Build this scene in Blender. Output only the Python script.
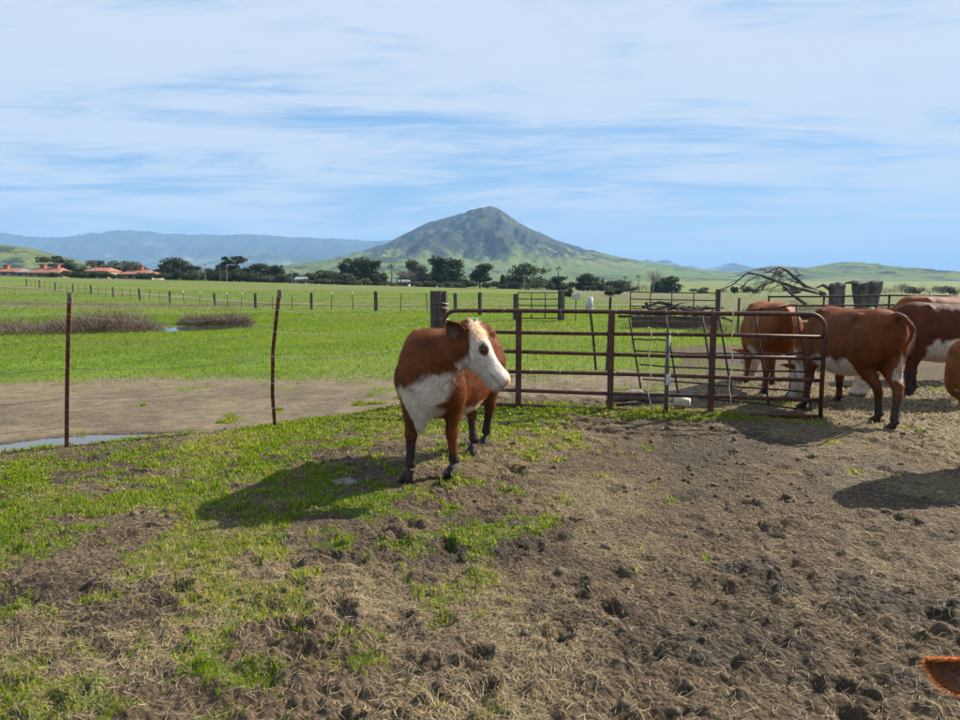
import bpy, bmesh, math, random
import numpy as np
from mathutils import Vector, Matrix, Quaternion

for o in list(bpy.data.objects):
    bpy.data.objects.remove(o)
SC = bpy.context.scene
COL = SC.collection
R = math.radians
rng = np.random.default_rng(7)
random.seed(7)

# ------------------------------------------------------------------ camera
EYE = 1.65
FPX, HOR = 720.0, 280.0                 # focal length in pixels of the 960x720 photo, horizon row
PITCH = math.atan((360 - HOR) / FPX)
cam_d = bpy.data.cameras.new('camera')
cam = bpy.data.objects.new('camera', cam_d)
COL.objects.link(cam)
cam.location = (0, 0, EYE)
cam.rotation_euler = (math.pi / 2 - PITCH, 0, 0)
cam_d.sensor_width = 36.0
cam_d.lens = 36.0 * FPX / 960.0
cam_d.clip_start = 0.05
cam_d.clip_end = 60000
SC.camera = cam

# ------------------------------------------------------------------ sun and sky
SUN_EL = R(35)
SUN_AZ = math.atan2(0.86, 0.50)        # from +Y towards +X
SUN = Vector((math.sin(SUN_AZ) * math.cos(SUN_EL), math.cos(SUN_AZ) * math.cos(SUN_EL), math.sin(SUN_EL)))
sun_d = bpy.data.lights.new('sun', 'SUN')
sun_d.energy = 5.0
sun_d.angle = R(0.6)
sun_d.color = (1.0, 0.915, 0.78)
sun_o = bpy.data.objects.new('sun', sun_d)
COL.objects.link(sun_o)
sun_o.rotation_euler = (-SUN).to_track_quat('-Z', 'Y').to_euler()

world = bpy.data.worlds.new('World')
SC.world = world
world.use_nodes = True
wt = world.node_tree
wt.nodes.clear()


def wn(kind, **kw):
    n = wt.nodes.new(kind)
    for k, v in kw.items():
        setattr(n, k, v)
    return n


def wmath(op, a, b=None, c=None, clamp=False):
    n = wn('ShaderNodeMath', operation=op, use_clamp=clamp)
    for i, v in enumerate((a, b, c)):
        if v is None:
            continue
        if isinstance(v, (int, float)):
            n.inputs[i].default_value = v
        else:
            wt.links.new(v, n.inputs[i])
    return n.outputs[0]


sky = wn('ShaderNodeTexSky', sky_type='NISHITA')
sky.sun_disc = False
sky.sun_elevation = SUN_EL
sky.sun_rotation = SUN_AZ
sky.altitude = 80
sky.air_density = 1.2
sky.dust_density = 0.3
sky.ozone_density = 2.5
tc = wn('ShaderNodeTexCoord')
sep = wn('ShaderNodeSeparateXYZ')
wt.links.new(tc.outputs['Generated'], sep.inputs[0])
zc = wmath('MAXIMUM', sep.outputs[2], 0.0)
den = wmath('ADD', zc, 0.055)
cx = wmath('DIVIDE', sep.outputs[0], den)
cy = wmath('DIVIDE', sep.outputs[1], den)
cmb = wn('ShaderNodeCombineXYZ')
wt.links.new(cx, cmb.inputs[0])
wt.links.new(cy, cmb.inputs[1])


def cloud_noise(rot, sx, sy, off, scale, detail, rough, dist):
    m = wn('ShaderNodeMapping')
    m.inputs['Rotation'].default_value = (0, 0, R(rot))
    m.inputs['Scale'].default_value = (sx, sy, 1)
    m.inputs['Location'].default_value = (off, off * 0.7, off * 0.3)
    wt.links.new(cmb.outputs[0], m.inputs[0])
    n = wn('ShaderNodeTexNoise')
    n.inputs['Scale'].default_value = scale
    n.inputs['Detail'].default_value = detail
    n.inputs['Roughness'].default_value = rough
    n.inputs['Distortion'].default_value = dist
    wt.links.new(m.outputs[0], n.inputs['Vector'])
    return n.outputs[0]


n_big = cloud_noise(35, 0.6, 0.9, 3.1, 0.45, 5, 0.55, 0.9)
n_str = cloud_noise(42, 0.5, 1.15, 7.7, 0.8, 10, 0.66, 1.3)
n_fin = cloud_noise(30, 0.6, 1.9, 1.3, 2.2, 9, 0.68, 1.4)
v = wmath('MULTIPLY', n_big, 1.0)
v = wmath('MULTIPLY_ADD', n_str, 1.0, v)
v = wmath('MULTIPLY_ADD', n_fin, 0.55, v)
v = wmath('SUBTRACT', v, 0.04)
# the cirrus sheet thickens overhead and breaks into streaks low down
lift = wn('ShaderNodeMapRange', interpolation_type='SMOOTHSTEP')
lift.inputs['From Min'].default_value = 0.03
lift.inputs['From Max'].default_value = 0.22
lift.inputs['To Min'].default_value = 0.0
lift.inputs['To Max'].default_value = 0.17
wt.links.new(sep.outputs[2], lift.inputs['Value'])
v = wmath('ADD', v, lift.outputs[0])
cov = wn('ShaderNodeMapRange', interpolation_type='SMOOTHSTEP')
cov.inputs['From Min'].default_value = 1.05
cov.inputs['From Max'].default_value = 1.44
cov.inputs['To Max'].default_value = 0.95
wt.links.new(v, cov.inputs['Value'])
SKY_K = 0.0535
bg1 = wn('ShaderNodeBackground')
bg1.inputs[1].default_value = SKY_K
blue = wn('ShaderNodeMix', data_type='RGBA')       # evens the clear air between the zenith and the haze line
bf = wn('ShaderNodeMapRange', interpolation_type='SMOOTHSTEP')
for _k, _v in (('From Min', 0.0), ('From Max', 0.13), ('To Min', 0.40), ('To Max', 0.70)):
    bf.inputs[_k].default_value = _v
wt.links.new(sep.outputs[2], bf.inputs['Value'])
wt.links.new(bf.outputs[0], blue.inputs[0])
wt.links.new(sky.outputs[0], blue.inputs[6])
blue.inputs[7].default_value = (0.100 / SKY_K, 0.228 / SKY_K, 0.415 / SKY_K, 1)
wt.links.new(blue.outputs[2], bg1.inputs[0])
bg2 = wn('ShaderNodeBackground')
bg2.inputs[0].default_value = (0.575, 0.650, 0.755, 1)
bg2.inputs[1].default_value = 0.57
mixw = wn('ShaderNodeMixShader')
wt.links.new(cov.outputs[0], mixw.inputs[0])
wt.links.new(bg1.outputs[0], mixw.inputs[1])
wt.links.new(bg2.outputs[0], mixw.inputs[2])
wo = wn('ShaderNodeOutputWorld')
wt.links.new(mixw.outputs[0], wo.inputs[0])

SC.view_settings.view_transform = 'Standard'
SC.view_settings.look = 'None'
SC.view_settings.exposure = 1.10
SC.view_settings.gamma = 1.0
SC.cycles.use_denoising = True
SC.cycles.max_bounces = 6
SC.cycles.diffuse_bounces = 3
SC.cycles.glossy_bounces = 2
SC.cycles.transmission_bounces = 3
SC.cycles.volume_bounces = 0
SC.cycles.transparent_max_bounces = 8
SC.cycles.caustics_reflective = False
SC.cycles.caustics_refractive = False


# ------------------------------------------------------------------ pixel helpers (a pixel gives a direction only)
def ray(px, py):
    x, y = (px - 480) / FPX, (360 - py) / FPX
    c, s = math.cos(PITCH), math.sin(PITCH)
    return Vector((x, c + y * s, -s + y * c))


def at_z(px, py, z=0.0):
    d = ray(px, py)
    t = (z - EYE) / d.z
    return Vector((d.x * t, d.y * t, z))


def at_Y(px, py, Y):
    d = ray(px, py)
    t = Y / d.y
    return Vector((d.x * t, Y, EYE + d.z * t))


# ------------------------------------------------------------------ noise
def _h(ix, iy, iz, seed):
    n = (ix * 374761393 + iy * 668265263 + iz * 1274126177 + seed * 974634777) & 0xFFFFFFFF
    n = ((n ^ (n >> 13)) * 1274126177) & 0xFFFFFFFF
    n = n ^ (n >> 16)
    return (n & 0xFFFF) / 65535.0


def vnoise(x, y, z=None, seed=0):
    x = np.asarray(x, float)
    y = np.asarray(y, float)
    z = np.zeros_like(x) if z is None else np.asarray(z, float)
    fx, fy, fz = np.floor(x), np.floor(y), np.floor(z)
    ix, iy, iz = fx.astype(np.int64), fy.astype(np.int64), fz.astype(np.int64)
    u, v, w = x - fx, y - fy, z - fz
    u = u * u * u * (u * (u * 6 - 15) + 10)
    v = v * v * v * (v * (v * 6 - 15) + 10)
    w = w * w * (3 - 2 * w)
    flat = not np.any(z)

    def plane(k):
        a = _h(ix, iy, iz + k, seed) * (1 - u) + _h(ix + 1, iy, iz + k, seed) * u
        b = _h(ix, iy + 1, iz + k, seed) * (1 - u) + _h(ix + 1, iy + 1, iz + k, seed) * u
        return a * (1 - v) + b * v
    r = plane(0)
    if not flat:
        r = r * (1 - w) + plane(1) * w
    return r * 2 - 1


def fbm(x, y, octv=4, seed=0, gain=0.5, z=None):
    s, a, t = 0.0, 1.0, 0.0
    x = np.asarray(x, float)
    y = np.asarray(y, float)
    for k in range(octv):
        s = s + a * vnoise(x, y, z, seed + k * 17)
        t += a
        a *= gain
        x, y = x * 1.62 + y * 1.21 + 3.7, y * 1.62 - x * 1.21 + 1.9
        if z is not None:
            z = z * 2.03 + 5.1
    return s / t


def sstep(a, b, x):
    t = np.clip((np.asarray(x, float) - a) / (b - a), 0, 1)
    return t * t * (3 - 2 * t)


# ------------------------------------------------------------------ object helpers
def tag(o, label=None, cat=None, group=None, kind=None):
    if label:
        o['label'] = label
    if cat:
        o['category'] = cat
    if group:
        o['group'] = group
    if kind:
        o['kind'] = kind
    return o


def empty(name, loc=(0, 0, 0), rz=0.0):
    o = bpy.data.objects.new(name, None)
    o.location = loc
    o.rotation_euler = (0, 0, rz)
    o.empty_display_size = 0.2
    COL.objects.link(o)
    return o


def link(name, me, mat=None, parent=None, loc=None, rot=None):
    o = bpy.data.objects.new(name, me)
    COL.objects.link(o)
    if mat is not None and not me.materials:
        me.materials.append(mat)
    if parent is not None:
        o.parent = parent
    if loc is not None:
        o.location = loc
    if rot is not None:
        o.rotation_euler = rot
    return o


def np_mesh(name, V, F, smooth=False, attrs=None):
    """V (n,3), F list of int arrays (m,k) or one array"""
    V = np.ascontiguousarray(V, dtype=np.float32)
    if not isinstance(F, (list, tuple)):
        F = [F]
    F = [np.asarray(f, dtype=np.int32) for f in F if len(f)]
    me = bpy.data.meshes.new(name)
    me.vertices.add(len(V))
    me.vertices.foreach_set('co', V.ravel())
    loops = np.concatenate([f.ravel() for f in F])
    tot = np.concatenate([np.full(len(f), f.shape[1], dtype=np.int32) for f in F])
    start = np.concatenate([[0], np.cumsum(tot)[:-1]]).astype(np.int32)
    me.loops.add(len(loops))
    me.loops.foreach_set('vertex_index', loops)
    me.polygons.add(len(tot))
    me.polygons.foreach_set('loop_start', start)
    me.polygons.foreach_set('loop_total', tot)
    if smooth:
        me.polygons.foreach_set('use_smooth', np.ones(len(tot), dtype=bool))
    me.update(calc_edges=True)
    for k, a in (attrs or {}).items():
        a = np.asarray(a, dtype=np.float32)
        if a.ndim == 1:
            at = me.attributes.new(k, 'FLOAT', 'POINT')
            at.data.foreach_set('value', a)
        else:
            at = me.attributes.new(k, 'FLOAT_COLOR', 'POINT')
            at.data.foreach_set('color', np.ascontiguousarray(a).ravel())
    return me


class MB:
    """collects boxes, tubes and lofts into one mesh"""

    def __init__(s):
        s.V, s.F = [], []

    def _add(s, vs, fs):
        n = len(s.V)
        s.V += [tuple(v) for v in vs]
        s.F += [tuple(i + n for i in f) for f in fs]

    def box(s, c, size, rot=None, jit=0.0):
        hx, hy, hz = size[0] / 2, size[1] / 2, size[2] / 2
        vs = [Vector((x, y, z)) for z in (-hz, hz) for x, y in ((-hx, -hy), (hx, -hy), (hx, hy), (-hx, hy))]
        if jit:
            vs = [v + Vector([random.uniform(-jit, jit) for _ in range(3)]) for v in vs]
        if rot is not None:
            vs = [rot @ v for v in vs]
        vs = [v + Vector(c) for v in vs]
        s._add(vs, [(3, 2, 1, 0), (4, 5, 6, 7), (0, 1, 5, 4), (1, 2, 6, 5), (2, 3, 7, 6), (3, 0, 4, 7)])
        return s

    def tube(s, pts, rad, n=8, asp=None, cap=True):
        """rad scalar or list; asp: list of (a,b) multipliers along frame side/normal"""
        pts = [Vector(p) for p in pts]
        m = len(pts)
        if isinstance(rad, (int, float)):
            rad = [rad] * m
        T = [(pts[min(i + 1, m - 1)] - pts[max(i - 1, 0)]).normalized() for i in range(m)]
        ref = Vector((0, 0, 1)) if abs(T[0].z) < 0.9 else Vector((0, 1, 0))
        side = T[0].cross(ref).normalized()
        vs, fs = [], []
        for i in range(m):
            side = (side - T[i] * side.dot(T[i])).normalized()
            up = side.cross(T[i])
            a, b = asp[i] if asp else (1, 1)
            for k in range(n):
                t = 2 * math.pi * k / n
                vs.append(pts[i] + side * (math.cos(t) * rad[i] * a) + up * (math.sin(t) * rad[i] * b))
        for i in range(m - 1):
            for k in range(n):
                k2 = (k + 1) % n
                fs.append((i * n + k, i * n + k2, (i + 1) * n + k2, (i + 1) * n + k))
        if cap:
            fs.append(tuple(range(n - 1, -1, -1)))
            fs.append(tuple((m - 1) * n + k for k in range(n)))
        s._add(vs, fs)
        return s

    def rings(s, rings, cap=True):
        n = len(rings[0])
        vs = [v for r in rings for v in r]
        fs = []
        for i in range(len(rings) - 1):
            for k in range(n):
                k2 = (k + 1) % n
                fs.append((i * n + k, i * n + k2, (i + 1) * n + k2, (i + 1) * n + k))
        if cap:
            fs.append(tuple(range(n - 1, -1, -1)))
            fs.append(tuple((len(rings) - 1) * n + k for k in range(n)))
        s._add(vs, fs)
        return s

    def blob(s, c, r, rot=None, n=12, m=8):
        c = Vector(c)
        vs = [Vector((0, 0, -1))]
        for i in range(1, m):
            ph = -math.pi / 2 + math.pi * i / m
            for k in range(n):
                t = 2 * math.pi * k / n
                vs.append(Vector((math.cos(t) * math.cos(ph), math.sin(t) * math.cos(ph), math.sin(ph))))
        vs.append(Vector((0, 0, 1)))
        vs = [Vector((v.x * r[0], v.y * r[1], v.z * r[2])) for v in vs]
        if rot is not None:
            vs = [rot @ v for v in vs]
        vs = [v + c for v in vs]
        fs = []
        for k in range(n):
            fs.append((0, 1 + (k + 1) % n, 1 + k))
            fs.append((len(vs) - 1, 1 + (m - 2) * n + k, 1 + (m - 2) * n + (k + 1) % n))
        for i in range(m - 2):
            for k in range(n):
                a = 1 + i * n + k
                b = 1 + i * n + (k + 1) % n
                fs.append((a, b, b + n, a + n))
        s._add(vs, fs)
        return s

    def mesh(s, name, smooth=False):
        me = bpy.data.meshes.new(name)
        me.from_pydata(s.V, [], s.F)
        if smooth:
            me.polygons.foreach_set('use_smooth', np.ones(len(me.polygons), dtype=bool))
        me.update()
        return me

    def build(s, name, mat, parent=None, smooth=False):
        return link(name, s.mesh(name, smooth), mat, parent)


# ------------------------------------------------------------------ materials
def material(name):
    m = bpy.data.materials.new(name)
    m.use_nodes = True
    nt = m.node_tree
    nt.nodes.clear()
    out = nt.nodes.new('ShaderNodeOutputMaterial')
    return m, nt, out


class NT:
    def __init__(s, nt):
        s.nt = nt

    def node(s, kind, **kw):
        n = s.nt.nodes.new(kind)
        for k, v in kw.items():
            setattr(n, k, v)
        return n

    def put(s, sock, v):
        if v is None:
            return
        if isinstance(v, (int, float)):
            sock.default_value = v
        elif isinstance(v, (tuple, list)):
            sock.default_value = tuple(v) + ((1,) if len(v) == 3 and sock.type == 'RGBA' else ())
        else:
            s.nt.links.new(v, sock)

    def math(s, op, a, b=None, c=None, clamp=False):
        n = s.node('ShaderNodeMath', operation=op, use_clamp=clamp)
        for i, v in enumerate((a, b, c)):
            s.put(n.inputs[i], v)
        return n.outputs[0]

    def mix(s, f, a, b, mode='MIX'):
        n = s.node('ShaderNodeMix', data_type='RGBA', blend_type=mode)
        s.put(n.inputs[0], f)
        s.put(n.inputs[6], a)
        s.put(n.inputs[7], b)
        return n.outputs[2]

    def rng(s, v, a, b, c=0.0, d=1.0, smooth=True):
        n = s.node('ShaderNodeMapRange', interpolation_type='SMOOTHSTEP' if smooth else 'LINEAR')
        s.put(n.inputs['Value'], v)
        for k, x in zip(('From Min', 'From Max', 'To Min', 'To Max'), (a, b, c, d)):
            n.inputs[k].default_value = x
        return n.outputs[0]

    def noise(s, scale, detail=4, rough=0.55, vec=None, dist=0.0, vscale=None):
        n = s.node('ShaderNodeTexNoise')
        n.inputs['Scale'].default_value = scale
        n.inputs['Detail'].default_value = detail
        n.inputs['Roughness'].default_value = rough
        n.inputs['Distortion'].default_value = dist
        if vec is None:
            vec = s.pos()
        if vscale:
            m = s.node('ShaderNodeMapping')
            m.inputs['Scale'].default_value = vscale
            s.put(m.inputs[0], vec)
            vec = m.outputs[0]
        s.put(n.inputs['Vector'], vec)
        return n.outputs[0]

    def pos(s):
        if not hasattr(s, '_p'):
            s._p = s.node('ShaderNodeNewGeometry').outputs['Position']
        return s._p

    def obj(s):
        if not hasattr(s, '_o'):
            s._o = s.node('ShaderNodeTexCoord').outputs['Object']
        return s._o

    def attr(s, name):
        return s.node('ShaderNodeAttribute', attribute_name=name)

    def ramp(s, f, stops):
        n = s.node('ShaderNodeValToRGB')
        e = n.color_ramp.elements
        while len(e) < len(stops):
            e.new(0.5)
        for k, (p, c) in enumerate(stops):
            e[k].position = p
            e[k].color = tuple(c) + (1,)
        s.put(n.inputs[0], f)
        return n.outputs[0]

    def bump(s, h, strength, dist):
        n = s.node('ShaderNodeBump')
        n.inputs['Strength'].default_value = strength
        n.inputs['Distance'].default_value = dist
        s.put(n.inputs['Height'], h)
        return n.outputs[0]

    def bsdf(s, out, col, rough=0.8, normal=None, spec=0.3, metal=0.0, **kw):
        n = s.node('ShaderNodeBsdfPrincipled')
        s.put(n.inputs['Base Color'], col)
        s.put(n.inputs['Roughness'], rough)
        s.put(n.inputs['Specular IOR Level'], spec)
        s.put(n.inputs['Metallic'], metal)
        for k, v in kw.items():
            s.put(n.inputs[k.replace('_', ' ')], v)
        if normal is not None:
            s.put(n.inputs['Normal'], normal)
        if out is not None:
            s.nt.links.new(n.outputs[0], out.inputs[0])
        return n.outputs[0]


def rough_mat(name, c1, c2, scale, rough=0.85, bump=0.3, bdist=0.004, detail=6, vscale=None, spec=0.25, lo=0.35, hi=0.65, metal=0.0, c3=None, s3=None):
    m, nt, out = material(name)
    t = NT(nt)
    f = t.noise(scale, detail, 0.6, t.obj(), vscale=vscale)
    col = t.mix(t.rng(f, lo, hi), c1, c2)
    if c3:
        f3 = t.noise(s3, 4, 0.6, t.obj())
        col = t.mix(t.rng(f3, 0.55, 0.68), col, c3)
    t.bsdf(out, col, rough, t.bump(f, bump, bdist), spec, metal)
    return m


def leaf_mat(name, ca, cb, trans=0.35, attr='tint', rough=0.6, spec=0.25, tcol=1.6):
    m, nt, out = material(name)
    t = NT(nt)
    a = t.attr(attr).outputs['Fac']
    col = t.mix(a, ca, cb)
    s1 = t.bsdf(None, col, rough, None, spec)
    tr = t.node('ShaderNodeBsdfTranslucent')
    tc_ = t.mix(1.0, col, (tcol, tcol * 1.05, tcol * 0.55), 'MULTIPLY')
    t.put(tr.inputs[0], tc_)
    mx = t.node('ShaderNodeMixShader')
    mx.inputs[0].default_value = trans
    nt.links.new(s1, mx.inputs[1])
    nt.links.new(tr.outputs[0], mx.inputs[2])
    nt.links.new(mx.outputs[0], out.inputs[0])
    return m


# ------------------------------------------------------------------ terrain
CTRL = np.array([
    (0, 0, 0), (-4, 4, 0), (4, 4, 0), (0, 9, 0), (6, 9, 0), (10, 10, 0), (-8, 5, 0), (0, -30, 0), (40, -20, 0), (-40, -20, 0),
    (0, 14, -.05), (-8, 12, -.05), (8, 14, -.05), (-10, 20, -.2), (0, 25, -.25), (12, 25, -.15), (-12, 30, -.33),
    (-20, 30, -.35), (0, 43, -.30), (-7, 48, -.42), (-19, 62, -.70), (-26, 70, -.75), (-38, 80, -.55), (-51, 95, -.16),
    (-75, 120, .65), (-46, 69, -.55), (-30, 45, -.4), (-90, 135, 1.2), (-132, 250, 2.3), (0, 130, -.7), (0, 260, -1.24),
    (65, 250, -2.6), (30, 60, -.4), (60, 100, -.9), (20, 35, -.25), (120, 250, -3), (-200, 250, 3.6), (200, 400, -3.2),
    (0, 500, -1.6), (-300, 450, 5), (25, 18, -.1), (300, 300, -3.5), (-60, 240, 0.45), (400, 100, -2), (-200, 50, 1)], float)


def _tps_fit():
    P = CTRL[:, :2] / 60
    n = len(P)
    d2 = ((P[:, None] - P[None]) ** 2).sum(-1)
    K = 0.5 * d2 * np.log(d2 + 1e-12)
    K[np.arange(n), np.arange(n)] += 1e-4
    A = np.zeros((n + 3, n + 3))
    A[:n, :n] = K
    A[:n, n:] = np.c_[np.ones(n), P]
    A[n:, :n] = A[:n, n:].T
    return np.linalg.solve(A, np.r_[CTRL[:, 2], 0, 0, 0])


TPS = _tps_fit()


def base_h(X, Y):
    X = np.asarray(X, float)
    Y = np.asarray(Y, float)
    rr = np.hypot(X, Y)
    k = np.minimum(1, 480 / np.maximum(rr, 1))
    x, y = X * k / 60, Y * k / 60
    n = len(CTRL)
    z = TPS[n] + TPS[n + 1] * x + TPS[n + 2] * y
    for i in range(n):
        d2 = (x - CTRL[i, 0] / 60) ** 2 + (y - CTRL[i, 1] / 60) ** 2
        z = z + TPS[i] * 0.5 * d2 * np.log(d2 + 1e-12)
    return z * (1 - sstep(500, 1500, rr)) + (-2.0) * sstep(500, 1500, rr)


# corral boundary: wire fence on the left, then the gate
PT_A = at_z(65, 449)
PT_B = at_z(276, 427)
PT_W = at_z(436, 404)
PT_G0 = at_z(444, 406)
PT_G1 = at_z(820, 421)
_da = (PT_A - PT_B) * 3.0
BLINE = [PT_A + _da, PT_A, PT_B, PT_W, PT_G1 + Vector((0.15, 0, 0)), PT_G1 + Vector((8, -1.0, 0))]


def beyond(X, Y):
    """metres beyond the boundary line (along Y, roughly normal)"""
    xs = [p.x for p in BLINE]
    ys = [p.y for p in BLINE]
    return (np.asarray(Y) - np.interp(X, xs, ys)) * 0.85


PUD_Z, POND_Z = -0.10, -0.40
PUD_C = [(at_z(px, py, PUD_Z).x, at_z(px, py, PUD_Z).y, a, b) for px, py, a, b in ((18, 450, 0.62, 0.30), (58, 445.5, 0.6, 0.32), (95, 443, 0.5, 0.26), (130, 440.5, 0.45, 0.14), (-40, 457, 0.8, 0.34), (-120, 468, 0.9, 0.4))]
POND_C = [(-12.2, 29.2, 1.5, 1.0), (-12.1, 30.6, 1.4, 1.3), (-10.9, 31.2, 1.2, 0.9), (-14.5, 27.0, 2.6, 0.45), (-18, 25.6, 2.6, 0.45)]


def pools(X, Y, C):
    d = np.full(np.shape(X), 9.0)
    for x, y, a, b in C:
        c, s = math.cos(0.5), math.sin(0.5)
        u, v_ = (X - x) * c + (Y - y) * s, -(X - x) * s + (Y - y) * c
        d = np.minimum(d, np.hypot(u / a, v_ / b))
    return d


# baked fine relief of the trampled ground
GX0, GX1, GY0, GY1, GS = -11.0, 11.0, 0.0, 14.0, 0.0125
_gx = np.arange(GX0, GX1, GS)
_gy = np.arange(GY0, GY1, GS)
BX, BY = np.meshgrid(_gx, _gy)


def mud_edge(X, Y):
    """positive on the bare, trampled right-hand side, negative on the grassy left"""
    return X - (-0.55 + (Y - 2.7) * 0.27)


def worley(X, Y, cell, seed):
    """domed lumps with sharp creases between them, 0..1"""
    x, y = X / cell + 0.6 * vnoise(X * 9, Y * 9, None, seed + 5), Y / cell + 0.6 * vnoise(X * 9 + 40, Y * 9, None, seed + 6)
    ix, iy = np.floor(x).astype(np.int64), np.floor(y).astype(np.int64)
    best = np.zeros(X.shape)
    for a in (-1, 0, 1):
        for b in (-1, 0, 1):
            jx, jy = ix + a, iy + b
            px_, py_ = jx + _h(jx, jy, 0 * jx, seed), jy + _h(jx, jy, 0 * jx + 1, seed)
            amp = _h(jx, jy, 0 * jx + 2, seed) ** 1.6
            d = np.hypot(x - px_, y - py_)
            best = np.maximum(best, amp * np.sqrt(np.clip(1 - (d / 0.95) ** 2, 0, 1)))
    return best


PATS = [(752, 578, 0.20, 0.05), (775, 592, 0.15, 0.045), (698, 496, 0.14, 0.035), (484, 694, 0.07, -0.07), (868, 604, 0.26, 0.04), (930, 612, 0.20, 0.05), (690, 655, 0.12, 0.03), (415, 672, 0.10, -0.04),
        (410, 630, 0.10, 0.03), (545, 610, 0.12, 0.03), (60, 595, 0.22, 0.03), (300, 570, 0.10, -0.03), (40, 485, 0.35, 0.03), (120, 478, 0.3, 0.03), (100, 700, 0.14, 0.04), (905, 690, 0.12, 0.03), (640, 660, 0.10, -0.05)]


def bake():
    X, Y = BX, BY
    big = fbm(X * 0.8, Y * 0.8, 3, 1) * 0.035
    mid = fbm(X * 3.1, Y * 3.1, 3, 2) * 0.018
    n1 = fbm(X * 8, Y * 8, 3, 3, 0.6)
    clod = np.maximum(0, n1 - 0.08) * 0.040 + np.maximum(0, fbm(X * 14, Y * 14, 2, 8) - 0.1) * 0.05
    n2 = fbm(X * 19, Y * 19, 3, 4, 0.6)
    fine = n2 * 0.019 + np.maximum(0, vnoise(X * 33, Y * 33, None, 9)) * 0.012
    patch = 0.45 + 0.75 * sstep(-0.25, 0.45, fbm(X * 0.9, Y * 0.9, 3, 5))
    crumb = worley(X, Y, 0.075, 51) * 0.024 + worley(X, Y, 0.042, 52) * 0.020
    z = big + (mid + clod * 0.6 + fine * 0.6 + crumb) * patch
    hoof = np.zeros_like(z)
    r_ = np.random.default_rng(11)
    for k in range(620):
        Yc = r_.uniform(1.6, 12.5)
        Xc = r_.uniform(-0.85, 0.85) * (Yc + 1.0)
        if abs(vnoise(np.array([Xc * 0.7]), np.array([Yc * 0.7]), None, 6)[0]) < 0.12:
            continue
        a, b = r_.uniform(0.045, 0.075), r_.uniform(0.06, 0.10)
        th = r_.uniform(0, math.pi)
        dep = r_.uniform(0.010, 0.042)
        i0, i1 = int((Xc - 0.22 - GX0) / GS), int((Xc + 0.22 - GX0) / GS)
        j0, j1 = int((Yc - 0.22 - GY0) / GS), int((Yc + 0.22 - GY0) / GS)
        i0, j0 = max(i0, 0), max(j0, 0)
        sx, sy = X[j0:j1, i0:i1] - Xc, Y[j0:j1, i0:i1] - Yc
        u, v_ = sx * math.cos(th) + sy * math.sin(th), -sx * math.sin(th) + sy * math.cos(th)
        d = np.hypot(u / a, v_ / b) + 0.55 * n1[j0:j1, i0:i1] + 0.35 * n2[j0:j1, i0:i1]
        hole = np.clip(1.25 - d, 0, 0.8) / 0.8
        rim = np.exp(-((d - 1.45) / 0.3) ** 2)
        hoof[j0:j1, i0:i1] = np.maximum(hoof[j0:j1, i0:i1], hole * dep / 0.045)
        z[j0:j1, i0:i1] += -dep * hole ** 0.7 + rim * dep * 0.38
    wl = worley(X, Y, 0.05, 57)
    for px, py, rad, amp in PATS:   # wet dung and churned heaps
        c = at_z(px, py)
        d = np.hypot(X - c.x, (Y - c.y) * 0.9) / rad + 0.5 * n1 + 0.3 * n2
        k = np.clip(1.15 - d, 0, 1)
        z += k * amp * 0.55 * (0.55 + 1.1 * wl) if amp > 0 else k * amp
        hoof = np.maximum(hoof, np.clip(k * 2.2, 0, 1) * 1.1)
    # keep it calm where the cattle stand close to the hay and out on the flat mud
    out = beyond(X, Y)
    calm = 1 - 0.78 * sstep(0.0, 0.6, out) * sstep(0.5, -0.5, X + 0.3)
    calm = calm * (1 - 0.6 * np.exp(-((out + 0.1) / 0.35) ** 2) * sstep(-2.4, -3.2, X))
    z *= calm
    return z, hoof * calm


RELIEF, HOOF = bake()


def samp(A, X, Y):
    fx = np.clip((np.asarray(X) - GX0) / GS, 0, A.shape[1] - 1.001)
    fy = np.clip((np.asarray(Y) - GY0) / GS, 0, A.shape[0] - 1.001)
    i, j = fx.astype(int), fy.astype(int)
    u, v_ = fx - i, fy - j
    return (A[j, i] * (1 - u) + A[j, i + 1] * u) * (1 - v_) + (A[j + 1, i] * (1 - u) + A[j + 1, i + 1] * u) * v_


def fade_near(X, Y):
    return sstep(10.9, 9.0, np.abs(X)) * sstep(13.9, 11.5, Y) * sstep(0.05, 0.6, Y)


def height(X, Y):
    X = np.asarray(X, float)
    Y = np.asarray(Y, float)
    z = base_h(X, Y)
    out = beyond(X, Y)
    drop = sstep(-0.05, 0.75, out) * sstep(0.6, -0.8, X)
    z = z - 0.085 * drop * sstep(26, 13, Y)
    berm = np.exp(-((out + 0.25) / 0.4) ** 2) * sstep(0.0, -1.0, X) * 0.01
    z = z + berm * (Y < 14)
    f = fade_near(X, Y)
    z = z + samp(RELIEF, X, Y) * f
    r = np.hypot(X, Y)
    far = (1 - f) * sstep(900, 200, r)
    z = z + far * (fbm(X * 0.8, Y * 0.8, 3, 21) * 0.03 * sstep(60, 20, r) + fbm(X * 0.12, Y * 0.12, 3, 22) * 0.10 * sstep(15, 40, r))
    pd = pools(X, Y, PUD_C)
    pd = pd + 0.28 * fbm(X * 2.6, Y * 2.6, 3, 31)
    k = sstep(1.5, 0.8, pd) * sstep(0.08, 0.35, out)
    z = z * (1 - k) + (PUD_Z - 0.035 + samp(RELIEF, X, Y) * 0.25 * f) * k
    po = pools(X, Y, POND_C) + 0.3 * fbm(X * 0.9, Y * 0.9, 3, 33)
    k = sstep(1.45, 0.8, po)
    z = z * (1 - k) + (POND_Z - 0.15) * k
    return z


def hz(x, y):
    return float(height(np.array([x]), np.array([y]))[0])


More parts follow.
